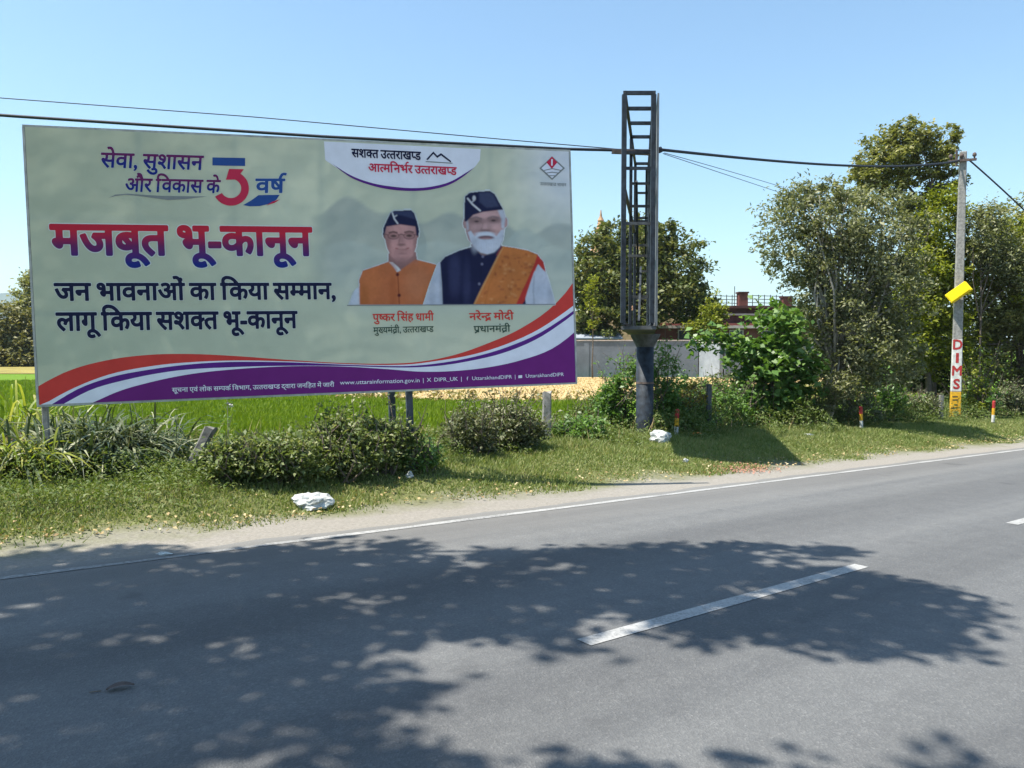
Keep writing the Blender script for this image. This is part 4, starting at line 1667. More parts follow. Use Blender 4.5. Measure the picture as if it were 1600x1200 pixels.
    ell(1005, 392, 36, 5, (0.36, 0.16, 0.15), 0.5, 0.8)
    ell(930, 430, 22, 50, WH * 0.72, 0.7, 0.7)
    ell(1010, 440, 60, 40, WH * 1.1, 0.7, 0.6)
    for k in range(9):
        stroke([(940 + 17 * k, 420), (948 + 15 * k, 475)], 3, WH * 0.8, 0.5)
    # cap
    poly([(864, 280), (862, 200), (866, 115), (895, 90), (960, 82), (1030, 78), (1062, 98), (1090, 150), (1118, 200), (1050, 208), (985, 216), (920, 236), (878, 278)], NAVY, 3)
    poly([(960, 90), (1028, 86), (1052, 104), (1092, 180), (1010, 190), (960, 150)], (0.05, 0.06, 0.12), 9, a=0.85)
    stroke([(884, 128), (915, 165), (966, 208)], 11, (0.55, 0.55, 0.58))
    ell(926, 126, 11, 17, (0.55, 0.55, 0.58), 0.3, 0.95)
    stroke([(926, 140), (912, 152)], 8, (0.5, 0.5, 0.54), 0.9)


portrait('printed_portrait', (543, 326, 692, 477.5), paint_left, 0.003, 'smaller printed portrait in an orange waistcoat, dark cap and glasses')
portrait('printed_portrait', (660, 296, 869, 477.5), paint_right, 0.0042, 'larger printed portrait with white beard, dark cap and orange shawl')
printed('printed_rule', [(542, 476.6), (868, 475.2), (868, 476.6), (542, 478)], M['ink_grey'], 0.0055)
# ------------------------------------------------------------------ hoarding frame on a thick tube
def hoarding():
    foot = G(1003, 681)
    root = empty('hoarding_frame', tuple(foot))
    tag(root, 'tall narrow steel hoarding frame seen end-on, standing on a thick dark tube', 'hoarding')
    o = Vector(foot)

    def L(p):
        return Vector(p) - o
    top = 1.6 + 390 / 1200 * 12.5
    botm = 2.02
    ys = [12.5, 13.3, 14.15, 15.05, 16.1, 17.2]

    def lx(y):
        return 1.80 + (2.73 - 1.80) * (y - 12.5) / 4.7

    def rx(y):
        return 2.27 + (3.03 - 2.27) * (y - 12.5) / 4.7
    for i, y in enumerate(ys):
        wp = 0.075 if i == 0 else 0.055
        if i in (0, 3, 5):
            MB().bar(L((lx(y), y, botm)), L((lx(y), y, top)), wp, wp).build('upright', M['steel_dark'], root)
            MB().bar(L((rx(y), y, botm)), L((rx(y), y, top)), wp, wp).build('upright', M['steel_dark'], root)
        MB().bar(L((lx(y), y, top + 0.03)), L((rx(y), y, top + 0.03)), 0.055, 0.055).build('crossbar', M['steel_dark'], root)
    for f in (lx, rx):
        for z in (top + 0.032, (top + botm) / 2 + 0.35, botm):
            MB().bar(L((f(ys[0]) + 0.002, ys[0] - 0.03, z)), L((f(ys[-1]) + 0.002, ys[-1] + 0.03, z)), 0.05, 0.05).build('chord', M['steel_dark'], root)
    for (y, z) in ((12.5, 4.5), (13.3, 4.95), (14.15, 4.2), (15.05, 4.8), (16.1, 4.25), (17.2, 4.5), (17.2, 5.05), (12.5, 3.62), (14.15, 3.3), (17.2, 3.32), (15.05, 2.62), (17.2, 2.72), (16.1, 3.75)):
        MB().bar(L((lx(y), y, z)), L((rx(y), y, z)), 0.045, 0.045).build('crossbar', M['steel_dark' if z > 4 else 'steel_grey'], root)
    for (y0, z0, y1, z1, f) in ((14.15, 4.65, 16.1, 3.0, 0.35), (15.05, 5.1, 17.2, 3.6, 0.8), (16.1, 3.3, 14.15, 2.1, 0.5)):
        a = (lx(y0) + (rx(y0) - lx(y0)) * f, y0, z0)
        b = (lx(y1) + (rx(y1) - lx(y1)) * f, y1, z1)
        MB().bar(L(a), L(b), 0.04, 0.04).build('brace', M['steel_dark'], root)
    # sheet steel face on the right-hand side, seen from its edge
    m_ = MB()
    e = 0.055
    m_.add([L((rx(12.5) + e, 12.47, botm - 0.05)), L((rx(17.2) + e, 17.23, botm - 0.05)), L((rx(17.2) + e, 17.23, top + 0.02)), L((rx(12.5) + e, 12.47, top + 0.02)),
            L((rx(12.5) + e + 0.03, 12.47, botm - 0.05)), L((rx(17.2) + e + 0.03, 17.23, botm - 0.05)), L((rx(17.2) + e + 0.03, 17.23, top + 0.02)), L((rx(12.5) + e + 0.03, 12.47, top + 0.02))],
           [(0, 1, 2, 3), (7, 6, 5, 4), (0, 4, 5, 1), (1, 5, 6, 2), (2, 6, 7, 3), (3, 7, 4, 0)])
    m_.build('face_sheet', M['sheet_grey'], root)
    # platform, bracket beams and tube
    cx, cy = foot[0], foot[1]
    m_ = MB()
    m_.box(L(((lx(14.85) + rx(14.85)) / 2 + 0.02, 14.85, botm - 0.075)), (0.56, 4.7, 0.06), Matrix.Rotation(-math.atan2(0.84, 4.7), 3, 'Z'))
    m_.build('platform', M['steel_grey'], root)
    zt = botm - 0.13
    m_ = MB()
    n = 20
    rings = ((0.30, zt), (0.28, zt - 0.06), (0.2, zt - 0.2), (0.17, zt - 0.26))
    V = []
    F = []
    for (r, z) in rings:
        for k in range(n):
            a = 2 * math.pi * k / n
            V.append(L((cx + r * math.cos(a), cy - 0.3 + r * math.sin(a), z)))
    for i in range(len(rings) - 1):
        for k in range(n):
            F.append((i * n + k, (i + 1) * n + k, (i + 1) * n + (k + 1) % n, i * n + (k + 1) % n))
    F.append(tuple(range(n)))
    m_.add(V, F)
    m_.build('flange', M['steel_grey'], root)
    m_ = MB()
    m_.tube([L((cx, cy - 0.3, foot[2] - 0.2)), L((cx, cy - 0.3, foot[2] + 0.02)), L((cx, cy - 0.3, zt - 0.24))], [0.19, 0.175, 0.172], 28)
    m_.build('tube', M['steel_dark'], root, smooth=True)
    m_ = MB()
    m_.tube([L((cx, cy - 0.3, foot[2] + 1.08)), L((cx, cy - 0.3, foot[2] + 1.12))], 0.178, 28)
    m_.build('weld_ring', M['steel_rust'], root)
    # bracket that carries the cables
    z = 1.6 + (545 - 237) / 1200 * 15.0
    a = at(956, 237, 15.0)
    b = at(1026, 240, 15.0)
    MB().bar(L(a), L(b), 0.07, 0.07).build('cable_bracket', M['steel_rust'], root)
    c = at(1034, 233, 15.0)
    MB().tube([L(at(1024, 238, 15.0)), L(at(1029, 235, 15.0)), L(c)], [0.035, 0.06, 0.055], 10).build('insulator', M['cable'], root, smooth=True)
    return root


hoarding()


# ------------------------------------------------------------------ wires
def wire(name, label, pts, r, mat='cable', group=None):
    """a hanging line through the given places, smoothed"""
    P = np.array(pts, float)
    t = np.concatenate([[0], np.cumsum(np.linalg.norm(np.diff(P, axis=0), axis=1))])
    tt = np.linspace(0, t[-1], 60)
    Q = np.empty((60, 3))
    for k in range(3):
        c = np.polyfit(t, P[:, k], min(len(P) - 1, 3)) if len(P) < 5 else None
        Q[:, k] = np.polyval(c, tt) if c is not None else np.interp(tt, t, P[:, k])
    base = Q[0].copy()
    m_ = MB()
    m_.tube([tuple(q - base) for q in Q], r, 6)
    o = m_.build(name, M[mat], None, smooth=True, loc=tuple(base))
    tag(o, label, 'cable', group)
    return o


a0 = at(1030, 236, 15.0)
wire('overhead_cable', 'thick black bundled cable running from the steel frame to the left over the billboard',
     [a0, at(888, 233, 15.0), at(500, 213, 14.6), at(0, 180, 14.0), at(-900, 90, 13.0)], 0.028)
wire('overhead_wire', 'thin wire above the thick cable left of the steel frame', [at(1000, 236, 15.05), at(800, 219, 15.0), at(400, 183, 14.8), at(0, 153, 14.5), at(-900, 80, 14.0)], 0.009)
PT = at(1504, 250, 25.0)
wire('overhead_cable', 'thick black cable from the steel frame to the top of the concrete pole', [at(1034, 234, 15.0), at(1120, 243, 16.5), at(1330, 259, 20.5), PT], 0.03)
wire('service_wire', 'upper of the two thin wires going down from the frame towards the grey tree', [at(1038, 239, 15.0), at(1120, 262, 18.0), at(1225, 293, 22.5)], 0.007, group=None)
wire('service_wire', 'lower of the two thin wires going down from the frame towards the grey tree', [at(1036, 240, 15.0), at(1120, 268, 18.0), at(1225, 303, 22.5)], 0.007)
wire('overhead_cable', 'dark cable slanting down to the right from the concrete pole', [at(1512, 248, 25.0), at(1555, 286, 25.6), at(1600, 328, 26.4), at(1760, 480, 29.0)], 0.026)


# ------------------------------------------------------------------ concrete utility pole with painted letters
def utility_pole():
    b = G(1492, 656)
    D = b[1]
    t = at(1505, 237, D)
    root = empty('utility_pole', tuple(b))
    tag(root, 'tall grey concrete pole painted white and yellow at the foot with red letters', 'utility pole')
    yaw_ = math.atan2(-b[0], b[1]) * 0.75
    Rz = Matrix.Rotation(yaw_, 3, 'Z')
    ax = Vector(t) - Vector(b)
    Hh = ax.length

    def sect(f0, f1, mat, name, grow=0.0, mi=0):
        m_ = MB()
        V = []
        for f in (f0, f1):
            c = ax * f
            wx = (0.30 - 0.10 * f) / 2 + grow
            wy = (0.23 - 0.06 * f) / 2 + grow
            for (i, j) in ((-1, -1), (1, -1), (1, 1), (-1, 1)):
                V.append(c + Rz @ Vector((i * wx, j * wy, 0)))
        m_.add(V, [(3, 2, 1, 0), (4, 5, 6, 7), (0, 1, 5, 4), (1, 2, 6, 5), (2, 3, 7, 6), (3, 0, 4, 7)])
        return m_.build(name, M[mat], root, bevel=0.018)
    sect(-0.04, 1.0, 'concrete', 'shaft')
    pw = sect(0.108, 0.305, 'white_paint', 'painted_section', 0.004)
    pw['label'] = 'white painted part with red letters'
    py_ = sect(-0.005, 0.1082, 'yellow_paint', 'painted_section', 0.004)
    py_['label'] = 'yellow painted foot with dark marks'
    front = Rz @ Vector((0, -1, 0))
    right = Rz @ Vector((1, 0, 0))
    axn = ax.normalized()

    def letter(ch, f, hgt, wid, mat, par):
        V, F = bold_mesh([raw_glyph(ch)[:2]], 0.03, 0.03)
        x0 = min(p[0] for p in V)
        x1 = max(p[0] for p in V)
        y0 = min(p[1] for p in V)
        y1 = max(p[1] for p in V)
        c = ax * f + front * ((0.23 - 0.06 * f) / 2 + 0.009)
        VV = [tuple(c + right * ((p[0] - (x0 + x1) / 2) / (x1 - x0) * wid) + axn * ((p[1] - (y0 + y1) / 2) / (y1 - y0) * hgt)) for p in V]
        me = bpy.data.meshes.new('letter')
        me.from_pydata(VV, [], F)
        return link('letter', me, M[mat], par)

    def fpx(py):
        return (656 - py) / (656 - 237)
    letter('D', fpx(537), 0.33, 0.27, 'red_paint', pw)
    letter('I', fpx(558), 0.32, 0.085, 'red_paint', pw)
    letter('M', fpx(578), 0.33, 0.28, 'red_paint', pw)
    letter('S', fpx(599), 0.34, 0.19, 'red_paint', pw)
    # worn dark marks on the yellow
    rr = random.Random(3)
    for k, py in enumerate((619, 624, 632, 637, 643, 648)):
        f = fpx(py)
        c = ax * f + front * ((0.23 - 0.06 * f) / 2 + 0.009) + right * rr.uniform(-0.05, 0.03)
        m_ = MB()
        wd = rr.uniform(0.05, 0.1)
        h_ = 0.02
        m_.add([c - right * wd - axn * h_, c + right * wd - axn * h_ * 0.6, c + right * wd + axn * h_, c - right * wd + axn * h_ * 0.7], [(0, 1, 2, 3)])
        m_.build('paint_mark', M['black_paint'], py_)
    # iron cross-arm and insulators at the top
    c = ax * 0.965
    MB().bar(c - right * 0.42 + front * 0.13, c + right * 0.36 + front * 0.13, 0.07, 0.07).build('crossarm', M['steel_rust'], root)
    MB().bar(c - right * 0.2 - axn * 0.18 + front * 0.14, c - right * 0.2 + axn * 0.34 + front * 0.14, 0.05, 0.05).build('crossarm_stay', M['steel_rust'], root)
    for s in (-0.36, -0.05, 0.3):
        q = c + right * s + front * 0.13
        MB().tube([q + axn * 0.03, q + axn * 0.09, q + axn * 0.12, q + axn * 0.19, q + axn * 0.22], [0.02, 0.03, 0.065, 0.055, 0.02], 10).build('insulator', M['steel_rust'], root, smooth=True)
    # the yellow box is a thing of its own, strapped to the pole
    bc = Vector(at(1498, 457, D - 0.28))
    box = empty('sign_box', tuple(bc))
    tag(box, 'tilted bright yellow box strapped to the concrete pole', 'sign box')
    Rb = Matrix.Rotation(yaw_ - 0.35, 3, 'Z') @ Matrix.Rotation(-R(37), 3, 'Y')
    MB().box((0, 0, 0), (0.70, 0.2, 0.34), Rb).build('housing', M['box_yellow'], box, bevel=0.012)
    MB().box(Rb @ Vector((0, -0.108, 0)), (0.62, 0.014, 0.27), Rb).build('front_plate', M['box_yellow'], box)
    MB().box(Rb @ Vector((0, 0.125, 0)), (0.5, 0.05, 0.05), Rb).build('strap', M['steel_rust'], box)


utility_pole()


# ------------------------------------------------------------------ small posts
def delineator(px, py, hpx, label, lean=0.0):
    b = G(px, py)
    h = hpx * b[1] / 1200
    root = empty('marker_post', tuple(b))
    root.rotation_euler = (0, lean, 0)
    tag(root, label, 'marker post', 'striped marker posts along the verge')
    r = 0.042
    bands = [(-0.1, 0.12, 'black_paint'), (0.12, 0.42, 'white_paint'), (0.42, 0.7, 'yellow_paint'), (0.7, 1.0, 'red_paint')]
    for (f0, f1, m_) in bands:
        q = MB()
        q.tube([(0, 0, h * f0), (0, 0, h * f1)] if f1 < 1 else [(0, 0, h * f0), (0, 0, h * 0.97), (0, 0, h)], r if f1 < 1 else [r, r, r * 0.75], 14)
        q.build('painted_band', M[m_], root, smooth=False)


delineator(1056, 686, 47, 'red, yellow and white marker post between the steel frame and the dark shadow', 0.04)
delineator(1346, 673, 38, 'dark marker post with red top below the grey tree', -0.05)
delineator(1551, 664, 38, 'thin marker post right of the painted concrete pole', 0.03)


def stump(name, label, px, py, hpx, wpx, mat, lean=(0, 0), rough=True, seed=1):
    b = G(px, py)
    s = b[1] / 1200
    rng = np.random.default_rng(seed)
    root = empty(name, tuple(b))
    tag(root, label, 'post')
    H = hpx * s
    w_ = wpx * s
    m_ = MB()
    n = 9
    V = []
    lv = 7
    for i in range(lv):
        f = i / (lv - 1)
        for k in range(4):
            for j in range(2):
                a = [(-1, -1), (1, -1), (1, 1), (-1, 1)][k]
                a2 = [(-1, -1), (1, -1), (1, 1), (-1, 1)][(k + 1) % 4]
                t = 0.18 + 0.64 * j
                x = (a[0] * (1 - t) + a2[0] * t) * w_ / 2
                y = (a[1] * (1 - t) + a2[1] * t) * w_ / 2 * 0.85
                jit = 1 + rng.normal() * (0.05 if rough else 0.015)
                V.append((x * jit + lean[0] * f * H, y * jit + lean[1] * f * H, -0.12 + f * (H + 0.12) + (rng.normal() * 0.02 if rough and i == lv - 1 else 0)))
    F = []
    for i in range(lv - 1):
        for k in range(8):
            F.append((i * 8 + k, i * 8 + (k + 1) % 8, (i + 1) * 8 + (k + 1) % 8, (i + 1) * 8 + k))
    F.append(tuple((lv - 1) * 8 + k for k in range(8)))
    m_.add(V, F)
    m_.build('shaft', M[mat], root)
    return root


stump('concrete_post', 'upright weathered concrete post under the right end of the billboard', 853, 691, 79, 14, 'concrete', (0.02, 0), seed=2)
stump('concrete_post', 'short dark concrete post leaning to the right in the weeds', 288, 734, 66, 18, 'old_concrete', (0.62, 0.1), seed=3)
stump('fence_post', 'thin grey post at the left edge of the dark shadow', 1107, 674, 74, 8, 'steel_grey', (0.0, 0), False, 4)
stump('fence_post', 'thin grey post just left of the painted concrete pole', 1470, 657, 40, 6, 'concrete', (0.0, 0), False, 5)


# ------------------------------------------------------------------ wall, shed, house and temple beyond the field
def wall_run(label, p0, p1, h, th=0.25, mat='plaster', cope='trim_pale', name='boundary_wall', posts=True):
    a = Vector((p0[0], p0[1], 0))
    b = Vector((p1[0], p1[1], 0))
    g = min(float(gz(*p0)), float(gz(*p1))) - 0.2
    root = empty(name, (a.x, a.y, g + 0.2))
    tag(root, label, 'wall')
    d = (b - a)
    L_ = d.length
    rz = math.atan2(d.y, d.x)
    Rm = Matrix.Rotation(rz, 3, 'Z')
    MB().box(Rm @ Vector((L_ / 2, 0, (h - 0.2) / 2)), (L_, th, h + 0.2), Rm).build('wall', M[mat], root)
    MB().box(Rm @ Vector((L_ / 2, 0, h + 0.04)), (L_ + 0.1, th + 0.1, 0.07), Rm).build('coping', M[cope], root)
    if posts:
        k = max(1, int(L_ / 3.2))
        for i in range(k + 1):
            MB().box(Rm @ Vector((L_ * i / k, 0, h / 2 - 0.1)), (0.35, th + 0.06, h + 0.18), Rm).build('pier', M[mat], root)
    return root


M['plaster_shade'] = M['plaster']
wl0 = at(800, 560, 52)
wl1 = at(1086, 560, 52.3)
wl2 = at(1127, 560, 49.8)
wl3 = at(1290, 560, 50.4)
wall_run('long grey plastered boundary wall behind the stubble field', (wl0[0] - 6, wl0[1] + 0.8), wl1[:2], 2.45)
wall_run('short sunlit white stretch of boundary wall right of the steel tube', (wl1[0] + 0.35, wl1[1] - 0.05), (wl2[0], wl2[1]), 2.3, mat='tin_white', posts=False)
wall_run('grey boundary wall half hidden by the broad-leaved plant', (wl2[0] + 0.4, wl2[1] + 0.1), wl3[:2], 2.2)


def shed():
    p = at(930, 540, 56)
    root = empty('shed', (p[0], p[1], -0.3))
    tag(root, 'small white shed roof showing over the wall under the round tree', 'shed')
    MB().box((0, 0, 1.3), (3.0, 2.4, 2.6)).build('wall', M['tin_white'], root)
    m_ = MB()
    m_.add([(-1.8, -1.5, 2.6), (1.8, -1.5, 2.6), (1.8, 1.5, 3.2), (-1.8, 1.5, 3.2), (-1.8, -1.5, 2.68), (1.8, -1.5, 2.68), (1.8, 1.5, 3.28), (-1.8, 1.5, 3.28)],
           [(3, 2, 1, 0), (4, 5, 6, 7), (0, 1, 5, 4), (1, 2, 6, 5), (2, 3, 7, 6), (3, 0, 4, 7)])
    m_.build('roof', M['tin_white'], root)


shed()


def house():
    D = 62.0
    c = at(1140, 545, D)
    g = -0.32
    root = empty('house', (c[0], c[1], g))
    tag(root, 'dark red house with a roof railing behind the trees and the grey wall', 'house')
    s = D / 1200

    def X(px):
        return (px - 1140) * s

    def Z(py):
        return 1.6 + (545 - py) * s - g
    # two storeys: wide lower body, a set-back dark parapet above
    MB().box(((X(1020) + X(1260)) / 2, 2.5, Z(505) / 2), (X(1260) - X(1020), 5.0, Z(505))).build('wall', M['brick_red'], root)
    MB().box(((X(1100) + X(1240)) / 2, 3.1, (Z(505) + Z(480)) / 2), (X(1240) - X(1100), 4.6, Z(480) - Z(505))).build('upper_wall', M['brick_dark'], root)
    MB().box(((X(1020) + X(1262)) / 2, 2.4, Z(511)), (X(1262) - X(1020) + 0.4, 5.6, 0.22)).build('ledge', M['trim_pale'], root)
    MB().box(((X(1100) + X(1240)) / 2, 3.1, Z(491)), (X(1240) - X(1100) + 0.3, 5.0, 0.14)).build('ledge', M['trim_pale'], root)
    MB().box(((X(1100) + X(1240)) / 2, 3.0, Z(479.5)), (X(1240) - X(1100) + 0.5, 5.3, 0.2)).build('roof_slab', M['brick_dark'], root)
    for px, top in ((1163, 458), (1232, 465)):
        MB().box((X(px), 0.75, (Z(481) + Z(top)) / 2), (0.72, 0.72, Z(top) - Z(481))).build('roof_pillar', M['brick_red'], root)
        MB().box((X(px), 0.75, Z(top) + 0.06), (0.86, 0.86, 0.12)).build('pillar_cap', M['brick_dark'], root)
    for (xa, xb) in ((1103, 1156), (1170, 1226)):
        for py in (461, 466.5, 472):
            MB().bar((X(xa), 0.75, Z(py)), (X(xb), 0.75, Z(py) - 0.08), 0.05, 0.05).build('railing_bar', M['steel_grey'], root)
        k = 6
        for i in range(k + 1):
            x = X(xa) + (X(xb) - X(xa)) * i / k
            MB().bar((x, 0.75, Z(480)), (x, 0.75, Z(460)), 0.05, 0.05).build('railing_post', M['steel_grey'], root)
    for px in (1070, 1105, 1150, 1200):
        f = MB().box((X(px), -0.02, Z(527)), (1.15, 0.08, 1.2)).build('window', M['trim_pale'], root)
        MB().box((X(px), -0.07, Z(527)), (0.95, 0.04, 1.0)).build('pane', M['glass_dark'], f)
    MB().bar((X(1150), 0.6, Z(480)), (X(1150), 0.6, Z(447)), 0.05, 0.05).build('aerial', M['steel_grey'], root)


house()


def temple():
    D = 105.0
    root = empty('temple', (at(970, 545, D)[0], D, -0.3))
    tag(root, 'brownish temple with two pointed spires rising behind the round tree', 'temple')
    s = D / 1200
    MB().box((0, 4, 3.5), (16, 10, 7)).build('hall', M['spire_stone'], root)
    for (px, top, wd) in ((943, 322, 12), (1002, 328, 16)):
        x = (px - 970) * s
        zt = 1.6 + (545 - top) * s + 0.3
        w0 = wd * s
        m_ = MB()
        prof_ = [(2.6, 7.0), (2.5, 9.5), (2.1, 12.5), (1.5, 15.2), (w0 * 0.55, zt - 2.6), (w0 * 0.34, zt - 1.7), (w0 * 0.42, zt - 1.5), (w0 * 0.16, zt - 0.9), (0.06, zt)]
        V = []
        n = 12
        for r, z in prof_:
            for k in range(n):
                a = 2 * math.pi * k / n
                rr_ = r * (1.0 if k % 3 else 1.08)
                V.append((x + rr_ * math.cos(a), 4 + rr_ * math.sin(a), z))
        F = []
        for i in range(len(prof_) - 1):
            for k in range(n):
                F.append((i * n + k, i * n + (k + 1) % n, (i + 1) * n + (k + 1) % n, (i + 1) * n + k))
        m_.add(V, F)
        m_.build('spire', M['spire_stone'], root)


temple()


# ------------------------------------------------------------------ trees
def gpt(px, D, py=600):
    p = at(px, py, D)
    return np.array([p[0], p[1], float(gz(p[0], p[1]))])


def blob(px, py, D, rx_px, rz_px, ry=None, dy=0.0):
    p = at(px, py, D)
    s = D / 1200
    return (p[0], p[1] + dy, p[2], rx_px * s, ry if ry else rx_px * s, rz_px * s)


# round dense tree behind the wall
tree('mango_tree', 'dense round-crowned tree behind the wall and the steel frame', gpt(1000, 58), at(1000, 490, 58),
     [blob(945, 425, 58, 50, 62, 3), blob(1000, 405, 57.5, 55, 58, 3), blob(1055, 430, 58, 48, 60, 3), blob(1000, 465, 56.5, 75, 52, 3), blob(925, 480, 57, 34, 48, 2.4),
      blob(1075, 470, 58, 36, 40, 2.4), blob(965, 372, 58, 34, 28, 2), blob(1030, 372, 58, 36, 28, 2), blob(1095, 480, 57, 24, 28, 2), blob(940, 500, 56, 40, 30, 2), blob(912, 430, 57, 30, 50, 2.2)],
     40000, 0.34, M['lf_mango'], 0.32, 21, sub=0.24, per=60, shell=0.6, up=0.4)
tree('small_tree', 'small yellowish tree beside the round tree, in front of the dark red house', gpt(1112, 54), at(1110, 520, 54),
     [blob(1112, 488, 54, 24, 24), blob(1098, 512, 54, 24, 20), blob(1125, 506, 54, 16, 18)], 2600, 0.24, M['lf_yellow'], 0.1, 22, sub=0.35)
tree('leafy_vine', 'narrow leafy creeper hanging beside the right edge of the billboard', gpt(926, 50), at(926, 470, 50),
     [blob(926, 450, 50, 9, 26, 0.5), blob(928, 490, 50, 8, 26, 0.5)], 900, 0.2, M['lf_yellow'], 0.05, 23, sub=0.5, cat='creeper')

# far trees at the left edge
tree('far_tree', 'tall green tree behind the left edge of the billboard', gpt(75, 90), at(72, 500, 90),
     [blob(66, 440, 90, 32, 26), blob(38, 462, 90, 24, 18), blob(50, 490, 90, 34, 30), blob(95, 440, 90, 40, 34), blob(80, 480, 90, 40, 30)], 6500, 0.5, M['lf_olive'], 0.3, 24, sub=0.36)
for i, (px, py, rx_, rz_, seed, lab) in enumerate(((8, 524, 46, 54, 25, 'olive brown bushy tree at the left edge beyond the field'),
                                                   (50, 526, 46, 54, 26, 'olive brown bushy tree beyond the field, touching the billboard edge'))):
    tree('far_tree', lab, gpt(px, 84 + 2 * i), at(px, 545, 84 + 2 * i),
         [blob(px, py - 14, 84 + 2 * i, rx_ * 0.8, rz_ * 0.62), blob(px - 12, py + 10, 84, rx_ * 0.7, rz_ * 0.55), blob(px + 14, py + 14, 84, rx_ * 0.7, rz_ * 0.5), blob(px, py + 30, 83, rx_ * 0.9, rz_ * 0.3)],
         8000, 0.5, M['lf_brown'], 0.25, seed, sub=0.34)
for i, (px, D) in enumerate(((-60, 92), (-130, 95), (140, 110), (250, 118), (380, 120), (520, 125), (700, 130), (1260, 118), (1420, 112), (1560, 108), (1690, 100))):
    tree('far_tree', ['far tree beyond the field, out past the left edge', 'rounded far tree left of the field', 'far tree hidden behind the left part of the billboard',
                      'far tree behind the headline of the billboard', 'far tree behind the centre of the billboard', 'far tree behind the smaller portrait', 'far tree behind the larger portrait',
                      'far tree behind the broad-leaved plant', 'far tree behind the grey tree', 'far tree behind the concrete pole', 'far tree beyond the right edge'][i],
         gpt(px, D), at(px, 520, D), [blob(px - 16, 512, D, 40, 36), blob(px + 20, 505, D, 42, 40), blob(px, 490, D, 32, 30)], 1500, 0.7, M['lf_mango'], 0.3, 40 + i, sub=0.4)

# the grey straggly tree
g3 = G(1296, 668)
D3 = g3[1]
tree('grey_tree', 'straggly grey-green tree with thin twigs left of the concrete pole', g3, at(1310, 540, D3),
     [blob(1300, 350, D3, 80, 62, 1.4), blob(1370, 360, D3, 62, 70, 1.4), blob(1260, 400, D3, 50, 60, 1.1), blob(1330, 430, D3, 80, 70, 1.5), blob(1390, 450, D3, 55, 70, 1.4),
      blob(1280, 480, D3, 45, 60, 1.2), blob(1340, 520, D3, 70, 60, 1.4), blob(1310, 590, D3, 50, 60, 1.2), blob(1380, 560, D3, 60, 65, 1.3), blob(1290, 310, D3, 50, 26, 0.9)],
     36000, 0.115, M['lf_grey'], 0.10, 31, 'pale_bark', sub=0.24, per=44, shell=0.45, aspect=0.42, nb=9, up=0.2,
     extra=clump_points([blob(1215, 345, D3, 34, 44, 0.7), blob(1200, 385, D3, 24, 34, 0.6), blob(1240, 310, D3, 36, 30, 0.7), blob(1210, 420, D3, 16, 22, 0.4)], 1500, np.random.default_rng(99), 0.35, 7, 0.2))

# tall dark tree rising behind
D4 = 31.0
tree('tall_tree', 'tall tree with bare curved trunk rising above the others near the concrete pole', gpt(1458, D4), at(1447, 320, D4),
     [blob(1395, 245, D4, 48, 38, 1.3), blob(1420, 215, D4, 40, 22, 1.1), blob(1365, 265, D4, 30, 30, 1.0), blob(1445, 255, D4, 40, 30, 1.1), blob(1470, 225, D4, 26, 28, 0.8),
      blob(1485, 260, D4, 18, 22, 0.7), blob(1400, 285, D4, 34, 20, 1.0), blob(1345, 285, D4, 24, 26, 0.9), blob(1475, 300, D4, 26, 26, 0.9), blob(1425, 330, D4, 30, 26, 1.0)],
     16000, 0.17, M['lf_olive'], 0.13, 32, sub=0.27, per=48, shell=0.5, nb=2)

# yellow-green tree round the pole and the dark tree at the right
D5 = 29.5
tree('yellow_green_tree', 'yellow-green leafy tree directly behind the concrete pole', gpt(1450, D5), at(1452, 470, D5),
     [blob(1470, 345, D5, 40, 50, 1.2), blob(1490, 420, D5, 34, 50, 1.1), blob(1440, 420, D5, 44, 50, 1.4), blob(1470, 470, D5, 46, 50, 1.3), blob(1420, 500, D5, 50, 46, 1.4), blob(1400, 545, D5, 50, 46, 1.4),
      blob(1465, 540, D5, 46, 50, 1.3)], 27000, 0.16, M['lf_yellow'], 0.12, 33, sub=0.26, per=46, shell=0.5, nb=4)
D6 = 30.5
tree('dark_tree', 'broad dark green tree right of the concrete pole', gpt(1600, D6), at(1590, 470, D6),
     [blob(1540, 400, D6, 44, 60, 1.6), blob(1600, 380, D6, 55, 70, 1.8), blob(1660, 400, D6, 60, 80, 1.8), blob(1560, 480, D6, 60, 60, 1.8), blob(1620, 500, D6, 70, 70, 1.8),
      blob(1570, 560, D6, 60, 56, 1.7), blob(1650, 590, D6, 70, 60, 1.7), blob(1525, 540, D6, 36, 60, 1.4)], 26000, 0.18, M['lf_olive'], 0.16, 34, sub=0.25, per=48, shell=0.5, nb=4)
tree('twiggy_tree', 'thin twiggy grey-green tree just right of the concrete pole top', gpt(1532, 28.6), at(1532, 430, 28.6),
     [blob(1530, 370, 28.6, 34, 50, 1.0), blob(1555, 400, 28.6, 34, 40, 1.0), blob(1545, 340, 28.6, 26, 26, 0.8), blob(1590, 420, 28.6, 36, 44, 1.0)],
     8500, 0.12, M['lf_grey'], 0.05, 35, 'bark', sub=0.4, per=16, shell=0.3, nb=2)
tree('yellow_green_tree', 'bright yellow-green treetop at the right edge behind the cable', gpt(1605, 29), at(1605, 440, 29),
     [blob(1590, 390, 29, 34, 50, 1.0), blob(1625, 400, 29, 40, 60, 1.2), blob(1600, 450, 29, 40, 40, 1.1)], 6000, 0.14, M['lf_yellow'], 0.09, 36, sub=0.34)
